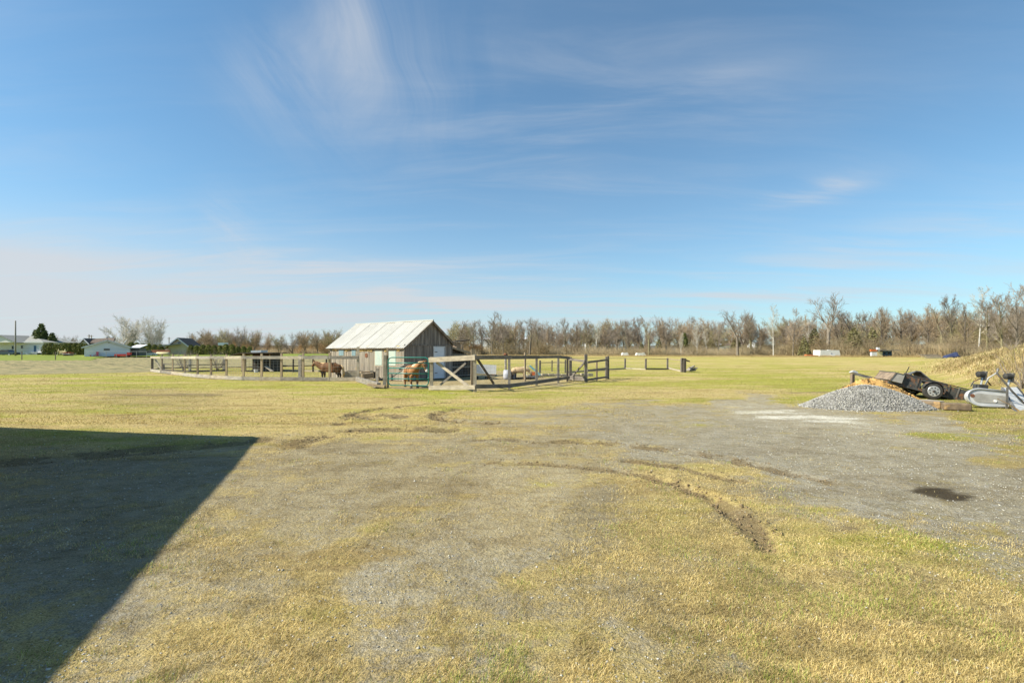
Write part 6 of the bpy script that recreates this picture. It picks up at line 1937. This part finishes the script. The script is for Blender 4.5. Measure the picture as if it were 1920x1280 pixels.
TG, TT, TO, SG = ('tall', 'twig_grey'), ('tall', 'twig_tan'), ('vase', 'twig_tan'), ('slim', 'twig_grey')
VG, SP, BT, BO, BP, TP, BG = ('vase', 'twig_grey'), ('slim', 'twig_pale'), ('bushy', 'twig_tan'), ('bushy', 'twig_olive'), ('bushy', 'twig_pale'), ('tall', 'twig_pale'), ('bushy', 'twig_grey')
far_trees = [
 (TG, 885, 168, 600, 1.0, 'bare tree whose trunk stands just right of the barn lean-to'),
 (TG, 904, 170, 596, 1.0, 'bare tree left of the tallest one in the clump beside the barn'),
 (TG, 922, 165, 581, 1.0, 'tallest dark bare tree in the clump right of the barn'),
 (TG, 944, 168, 586, 1.0, 'tall bare tree in front of the long white barn, left end'),
 (TT, 965, 172, 600, 1.0, 'thin bare tree in front of the middle of the long white barn'),
 (VG, 993, 160, 594, 1.0, 'wide bare tree with a leaning limb at the right end of the white barn'),
 (TG, 1010, 166, 597, 1.0, 'bare ivy-dark trunked tree right of the leaning limb tree'),
 (TT, 1030, 175, 608, 1.0, 'low bare tree between the ivy-dark tree and the twin grey ones'),
 (SG, 1044, 170, 603, 1.1, 'slim grey bare tree, left of the twin grey ones'),
 (TG, 1062, 166, 594, .8, 'tall narrow bare tree above the small board gate'),
 (TT, 1080, 175, 606, 1.0, 'reddish bare tree just right of the narrow one above the board gate'),
 (TG, 1101, 165, 597, 1.0, 'tall forked bare tree left of the small white house'),
 (SP, 1117, 168, 600, 1.1, 'pale slim tree in front of the small white house'),
 (TT, 1134, 172, 609, 1.0, 'bare tree above the right end post of the three-rail panel'),
 (TG, 1156, 163, 601, 1.1, 'round topped bare tree left of the pale upturned boats'),
 (TG, 1181, 165, 606, 1.0, 'dark double trunked tree between the two upturned boats'),
 (TO, 1217, 158, 590, 1.05, 'wide spreading elm-shaped bare tree above the pasture fence'),
 (SG, 1249, 160, 598, 1.1, 'thin leaning bare tree right of the spreading elm'),
 (TP, 1277, 158, 620, .9, 'white barked low tree behind the end of the pasture fence'),
 (TP, 1307, 160, 604, 1.0, 'white barked birch with two pale stems at mid field edge'),
 (SP, 1325, 164, 610, 1.1, 'slender pale tree in front of the white farm building'),
 (TG, 1346, 162, 601, 1.0, 'bare tree left of the house with grey roof'),
 (VG, 1383, 150, 579, .95, 'large broad bare tree in front of the grey roofed house'),
 (TG, 1408, 155, 588, 1.1, 'forked dark bare tree right of the grey roofed house'),
 (TT, 1426, 160, 605, 1.0, 'low bare tree right of the tiny white shed'),
 (SP, 1450, 148, 568, 1.0, 'tall slim pale tree with one straight stem'),
 (TG, 1487, 146, 574, 1.1, 'dense dark trunked bare tree right of the straight slim one'),
 (SP, 1512, 150, 598, 1.1, 'pale leaning birch left of the green conical cedar'),
 (VG, 1551, 142, 549, .95, 'tallest vase-shaped bare tree behind the white shell'),
 (TG, 1577, 146, 582, 1.2, 'bare tree just right of the tallest vase-shaped one'),
 (VG, 1603, 142, 580, .95, 'broad topped bare tree above the second dark cedar'),
 (TG, 1629, 140, 584, 1.1, 'bare tree above the scrap stand'),
 (TT, 1651, 138, 572, 1.1, 'reddish bare tree right of the scrap stand'),
 (TG, 1664, 142, 575, 1.0, 'dark straight bare tree beside the reddish one'),
 (TT, 1688, 138, 574, 1.2, 'bushy topped bare tree between scrap stand and lumber stack'),
 (TG, 1712, 136, 582, 1.1, 'bare tree standing above the left end of the lumber stack'),
 (TT, 1738, 130, 570, 1.1, 'bare tree above the lumber stack'),
 (TO, 1764, 126, 566, 1.0, 'forked bare tree above the blue tarpaulin'),
 (TG, 1787, 124, 550, 1.0, 'tall bare tree with dark trunk right of the blue tarpaulin'),
 (TT, 1812, 120, 566, 1.0, 'reddish bare tree above the start of the grass bank'),
 (SP, 1835, 116, 536, 1.1, 'tall slender pale tree above the grass bank'),
 (TG, 1852, 112, 560, 1.1, 'bare tree just right of the slender pale one above the bank'),
 (TG, 1878, 104, 545, 1.1, 'thick bare tree near the right edge above the bank'),
 (TG, 1906, 98, 532, 1.1, 'tall bare tree at the right edge above the bank'),
]
for (key, px, Y, pt, wd, lab) in far_trees:
    place_tree(key, px, Y, pt, lab, None, wd * TR.uniform(.95, 1.1))
bushy = [(367, 165, 622, 'low bare willow at the left end of the brown thicket'), (392, 160, 612, 'round orange-brown bare willow above the left cedars'), (414, 160, 611, 'round bare willow right of the first orange-brown one'), (446, 155, 608, 'taller grey-brown bare willow above the wired shed'),
         (476, 158, 615, 'broad dark-limbed bare willow right of the wired shed roof'), (500, 165, 621, 'low bare willow in the dip of the brown thicket'), (522, 165, 621, 'bare willow with pale twigs above the leaning dark poles'), (548, 160, 620, 'wide bare willow left of the barn'), (572, 156, 618, 'orange-brown bare willow above the bay pony'), (596, 156, 616, 'orange-brown bare willow touching the barn roof'), (622, 165, 612, 'bare willow just behind the left end of the barn roof'), (868, 165, 608, 'low tan willow just right of the barn gable')]
for i, (px, Y, pt, lab) in enumerate(bushy):
    place_tree((BT, BT, BO, BG)[i % 4], px, Y, pt, lab, None, TR.uniform(.62, .78))
place_tree(('fan', 'twig_pale'), 238, 150, 587, 'large pale grey spreading tree behind the white building', None, .95)
place_tree(('fan', 'twig_pale'), 284, 152, 594, 'pale upright tree at the right of the large spreading one', None, .7)
place_tree(TP, 300, 156, 598, 'slender pale tree beside the dark brown roof', None, 1.0)
place_tree(BG, 120, 155, 626, 'small round bare tree left of the brown roof, behind the hedge', None, .8)
place_tree(BG, 140, 155, 627, 'small round bare tree touching the brown roofed house', None, .8)
DEEP = {TG: 'upright grey bare tree', TT: 'upright tan bare tree', BT: 'round tan bare tree', SG: 'slim grey bare tree', BG: 'round grey bare tree', BO: 'round olive bare tree'}
ORD = ['first', 'second', 'third', 'fourth', 'fifth', 'sixth', 'seventh', 'eighth', 'ninth', 'tenth', 'eleventh']
# deeper members of the tree line
for k in range(185):
    px = TR.uniform(850, 1925); f = (px - 850) / 1075
    Y = TR.uniform(180, 225) - 60 * f * f
    pt = TR.uniform(594, 622) - 30 * f ** 2
    key = TR.choice([TG, TT, BT, SG, TG, BG, BO])
    zone = [w_ for lim, w_ in ((1000, 'behind the right side of the barn'), (1150, 'beyond the small board gate'), (1300, 'beyond the pasture fence'), (1500, 'near the far white farm houses'), (1650, 'behind the white shell'), (1790, 'behind the scrap stand and blue tarpaulin'), (9999, 'behind the grass bank')) if px < lim][0]
    lab = DEEP[key] + ' deeper in the tree line ' + zone
    place_tree(key, px, Y, pt, lab, lab.replace('tree deeper', 'trees deeper'), TR.uniform(.7, 1.1))
for k in range(26):
    px = TR.uniform(352, 640); Y = TR.uniform(178, 200)
    key = TR.choice([BT, BG, BO])
    lab = DEEP[key] + ' deeper in the thicket ' + ('left of the wired shed' if px < 450 else 'between the wired shed and the barn' if px < 590 else 'hidden behind the barn')
    place_tree(key, px, Y, TR.uniform(614, 632), lab, lab.replace('tree deeper', 'trees deeper'), TR.uniform(.7, .95))
# near tree at the right edge, standing on the bank
zb_t = zg1(X(1936, 42), 42)
place_tree(VG, 1944, 44, 498, 'large bare tree leaning in at the right edge behind the bank', None, 1.0, z=zb_t)

# shrubs on the bank and in the paddock
for (px, Y, pt, lab, wd) in ((1916, 17.5, 640, 'dark leafless sapling on the bank at the right edge', .8), (1856, 24, 690, 'small bare weed bush at the foot of the bank above the silver tub', .9), (1900, 30, 628, 'bare twiggy shrub on top of the bank', .8),
                             (343, 37, 648, 'leafless twiggy bush inside the left end of the paddock', .75), (407, 37.5, 650, 'leafless twiggy bush left of the wired shed', .75), (323, 100, 655, 'bare brown bush beyond the field', .9), (352, 100, 652, 'bare reddish bush in front of the left cedars', 1.0)):
    z = zg1(X(px, Y), Y)
    place_tree(('shrub', 'twig_grey'), px, Y, pt, lab, None, wd, 'bare_shrub', 'shrub', z=z)

# ---- evergreens
def leafy(seed, n, shape, sz=.05):
    r = np.random.default_rng(seed)
    u = r.random(n); a = r.uniform(0, 2 * PI, n)
    if shape == 'cone':
        z = .06 + .94 * (1 - np.sqrt(1 - u * .999)); R = (1 - z) * .30 + .02
        R = R * (.75 + .45 * vnoise(a * 2.2, z * 7, seed))
    else:
        z = .02 + .98 * u; R = .30 * np.sqrt(np.maximum(1 - ((z - .42) / .60) ** 2, .02)) * (.75 + .5 * vnoise(a * 1.7, z * 5, seed))
    q = R * np.sqrt(r.uniform(.25, 1, n))
    c = np.stack([np.cos(a) * q, np.sin(a) * q, z], 1)
    d1 = r.normal(size=(n, 3)); d1 /= np.linalg.norm(d1, axis=1)[:, None]; d2 = np.cross(d1, r.normal(size=(n, 3))); d2 /= np.linalg.norm(d2, axis=1)[:, None]
    s = sz * r.uniform(.5, 1.2, n)[:, None]
    V = np.stack([c - d1 * s, c + d1 * s * .5 + d2 * s * .6, c + d1 * s * .5 - d2 * s * .6], 1).reshape(-1, 3)
    return V, np.arange(n * 3).reshape(-1, 3)


EV_ = {}
for i in range(3):
    V, F = leafy(300 + i, 2400, 'cone'); EV_[('cone', i)] = fast_mesh('crown', V, F, M['conifer'])
    V, F = leafy(310 + i, 2200, 'egg'); EV_[('egg', i)] = fast_mesh('crown', V, F, M['cedar'])
    V, F = leafy(320 + i, 1100, 'cone', .04); EV_[('cedar_cone', i)] = fast_mesh('crown', V, F, M['cedar_wild'])
tm_ = MB().tube([(0, 0, 0), (0, 0, .8)], [.03, .008], 6).mesh('trunk'); tm_.materials.append(M['bark_grey'])


def evergreen(kind, px, Y, pt, pyb, label, group=None, wide=1.0, name='evergreen_tree', cat='tree'):
    z0 = P(px, pyb, Y).z if pyb else 0
    h = P(px, pt, Y).z - z0
    t = thing(name, label, cat, (X(px, Y), Y, z0), TR.uniform(0, 6), group); t.scale = (h * wide, h * wide, h)
    obj('trunk', tm_, t); obj('crown', EV_[(kind, TR.randrange(3))], t)
    return t


evergreen('cone', 78, 126, 604, 667, 'tall dark spruce between the cream bungalow and the hedge', None, 1.1)
evergreen('cone', 97, 126, 622, 667, 'shorter dark spruce right of the tall one', None, 1.3)
evergreen('cone', 66, 130, 616, 667, 'dark spruce half hidden behind the cream bungalow roof', None, 1.0)
evergreen('cone', 46, 132, 630, 667, 'small dark evergreen behind the bungalow roof', None, 1.3)
for k in range(9):
    evergreen('egg', 87 + k * 9.2, 116, 643.5 + TR.uniform(-1, 1.5), 667, ORD[k] + ' clipped cedar from the left in the hedge beside the bungalow', 'cedars of the left hedge', 1.0, 'cedar_shrub', 'cedar')
for k in range(6):
    evergreen('egg', 246 + k * 11, 126, 641 + TR.uniform(-1, 2) + k * .8, 668, ORD[k] + ' cedar from the left in the row behind the garden shed', 'cedars behind the garden shed', .9, 'cedar_shrub', 'cedar')
for k in range(11):
    evergreen('egg', 358 + k * 11, 118, 646 + TR.uniform(-1.5, 2) + (2 if k > 7 else 0), 669, ORD[k] + ' yellow-green cedar from the left in the row above the paddock fence', 'cedars above the paddock fence', 1.0, 'cedar_shrub', 'cedar')
evergreen('cedar_cone', 1527, 146, 612, 668, 'green conical cedar left of the tallest bare tree', None, 1.15)
evergreen('cedar_cone', 1508, 140, 628, 668, 'smaller olive evergreen beside the conical cedar', None, 1.1)
evergreen('cedar_cone', 1601, 136, 612, 655, 'second dark green cedar under the broad topped bare tree', None, 1.5)
evergreen('cedar_cone', 1636, 136, 612, 668, 'third olive cedar left of the scrap stand', None, 1.1)
evergreen('cone', 1284, 175, 622, 667, 'distant dark spruce tip behind the white barked tree', None, .9)
evergreen('cedar_cone', 1380, 175, 632, 667, 'rounded green evergreen beside the grey roofed house', None, 1.9)
evergreen('cedar_cone', 1140, 178, 636, 667, 'low green evergreen in the tree line above the three-rail panel', None, 1.3)
for (px, pt, wh) in ((1203, 640, 'left of the spreading elm'), (1235, 634, 'right of the spreading elm'), (1668, 630, 'right of the scrap stand'), (1700, 634, 'left of the lumber stack'), (1745, 628, 'above the lumber stack')):
    evergreen('cedar_cone', px, 175, pt, 667, 'low olive evergreen among the bare trunks ' + wh, 'low evergreens in the tree line', 1.2)

# ---- undergrowth along the foot of the tree line
def thicket(name, label, x0, y0, x1, y1, depth, n, h0, h1, cols, seed, lean=.35, wd=.045):
    r = np.random.default_rng(seed)
    t = r.random(n); x = x0 + (x1 - x0) * t; y = y0 + (y1 - y0) * t + r.uniform(0, depth, n)
    hh = (h0 + (h1 - h0) * r.random(n) ** 1.5) * (.6 + .8 * fbm(x * .11, y * .11, 3, seed))
    a = r.uniform(0, 2 * PI, n); ln = r.uniform(0, lean, n)
    top = np.stack([x + np.cos(a) * hh * ln, y + np.sin(a) * hh * ln, hh], 1)
    st = r.random(n) * .55 * (r.random(n) < .6)
    base = np.stack([x, y, np.zeros(n)], 1) * (1 - st[:, None]) + top * st[:, None]
    base[:, :2] += r.uniform(-.5, .5, (n, 2)) * st[:, None] * 2
    w = wd * r.uniform(.5, 1.4, n)
    V = np.stack([base - np.stack([w, 0 * w, 0 * w], 1), base + np.stack([w, 0 * w, 0 * w], 1), top, base + np.stack([0 * w, w * 1.4, 0 * w], 1)], 1).reshape(-1, 3)
    b = np.arange(n)[:, None] * 4
    F = np.concatenate([b + np.array([[0, 1, 2]]), b + np.array([[1, 3, 2]]), b + np.array([[3, 0, 2]])], 0)
    c = pal(np.clip(fbm(x * .13, y * .13, 3, seed + 5) * .8 + r.random(n) * .4 - .1, 0, 1), cols)
    col = np.concatenate([np.repeat(c[:, None], 4, 1).reshape(-1, 3), np.ones((n * 4, 1))], 1)
    o = obj(name, fast_mesh(name, V, F, M['leafcol'], col)); o['kind'] = 'stuff'
    tag(o, label, 'undergrowth')


BR = [(.26, .20, .14), (.38, .30, .20), (.32, .27, .16), (.44, .33, .20), (.35, .31, .18)]


def brush(name, label, x0, y0, x1, y1, depth, n, h0, h1, cols, seed):
    """many small leafless bushes whose twigs run together"""
    r = np.random.default_rng(seed)
    src = []
    for key in (('bushy', 'twig_tan'), ('bushy', 'twig_grey'), ('bushy', 'twig_olive')):
        m_ = PRO[key][0][1]
        v = np.zeros(len(m_.vertices) * 3, np.float32); m_.vertices.foreach_get('co', v)
        f = np.zeros(len(m_.loops), np.int32); m_.loops.foreach_get('vertex_index', f)
        src.append((v.reshape(-1, 3), f.reshape(-1, 4)))
    Vs, Fs, Cs, off = [], [], [], 0
    for k in range(n):
        v, f = src[r.integers(3)]
        t = r.random(); x = x0 + (x1 - x0) * t; y = y0 + (y1 - y0) * t + r.uniform(0, depth)
        hh = h0 + (h1 - h0) * r.random() ** 1.4; wd = hh * r.uniform(1.0, 1.5); a = r.uniform(0, 6.28)
        ca, sa = math.cos(a), math.sin(a)
        # keep a random share of each source crown's blocks of six vertices
        nb_ = len(v) // 6
        kp = np.sort(r.choice(nb_, int(nb_ * .34), replace=False))
        idx = (kp[:, None] * 6 + np.arange(6)[None]).ravel()
        vv = v[idx]
        w_ = np.stack([(vv[:, 0] * ca - vv[:, 1] * sa) * wd + x, (vv[:, 0] * sa + vv[:, 1] * ca) * wd + y, vv[:, 2] * hh - .15 * hh], 1)
        ff = np.array([[0, 1, 4, 3], [1, 2, 5, 4], [2, 0, 3, 5]])[None] + (np.arange(len(kp)) * 6)[:, None, None]
        Vs.append(w_); Fs.append(ff.reshape(-1, 4) + off); off += len(w_)
        c = pal(np.array([r.random()]), cols)[0] * r.uniform(.8, 1.15)
        Cs.append(np.tile(np.append(c, 1.0), (len(w_), 1)))
    o = obj(name, fast_mesh(name, np.concatenate(Vs), np.concatenate(Fs), M['leafcol'], np.concatenate(Cs))); o['kind'] = 'stuff'
    tag(o, label, 'undergrowth')
    print(name, off // 2)


print('bushy crown', [len(PRO[('bushy', c)][0][1].polygons) for c in ('twig_tan', 'twig_grey', 'twig_olive')])
brush('undergrowth', 'brown leafless bushes along the foot of the far tree line', X(860, 172), 170, X(1500, 150), 148, 26, 130, 3.2, 8.0, BR, 61)
brush('undergrowth', 'brown leafless bushes crowding under the trees on the right', X(1480, 150), 146, X(1990, 100), 98, 26, 130, 3.0, 8.5, BR, 62)
brush('undergrowth', 'orange-brown brush of the thicket left of the barn', X(345, 165), 163, X(900, 165), 165, 20, 110, 3.0, 7.5, [(.26, .16, .085), (.42, .27, .13), (.33, .23, .12), (.48, .29, .13), (.33, .28, .14)], 63)
thicket('weed_stems', 'brown weed stems at the foot of the far trees', X(860, 172), 171, X(1500, 150), 148, 20, 22000, .8, 3.2, BR, 51, lean=.6)
thicket('weed_stems', 'brown weed stems below the trees on the right', X(1480, 150), 146, X(1990, 100), 98, 20, 22000, .8, 3.6, BR, 52, lean=.6)
thicket('weed_stems', 'brown weed stems at the foot of the left thicket', X(345, 165), 163, X(900, 165), 163, 16, 16000, .8, 3.2, BR, 53, lean=.6)
brush('undergrowth', 'thin distant tree mass closing the gap behind the houses', X(60, 210), 210, X(360, 190), 190, 22, 22, 3.0, 5.5, BR, 64)
thicket('dry_weeds', 'pale dry weeds edging the far pasture', X(640, 128), 140, X(1830, 110), 112, 6, 22000, .10, .6, [(.45, .33, .15), (.34, .25, .11), (.55, .42, .22)], 55, wd=.03)
brush('undergrowth', 'brown leafless bushes carrying the tree line on past the grass bank', 112, 98, 190, 20, 26, 60, 3.5, 10, BR, 66)
brush('undergrowth', 'brown leafless bushes carrying the far hedge line on to the left', -260, 120, -190, 200, 22, 30, 3.0, 7.0, BR, 67)
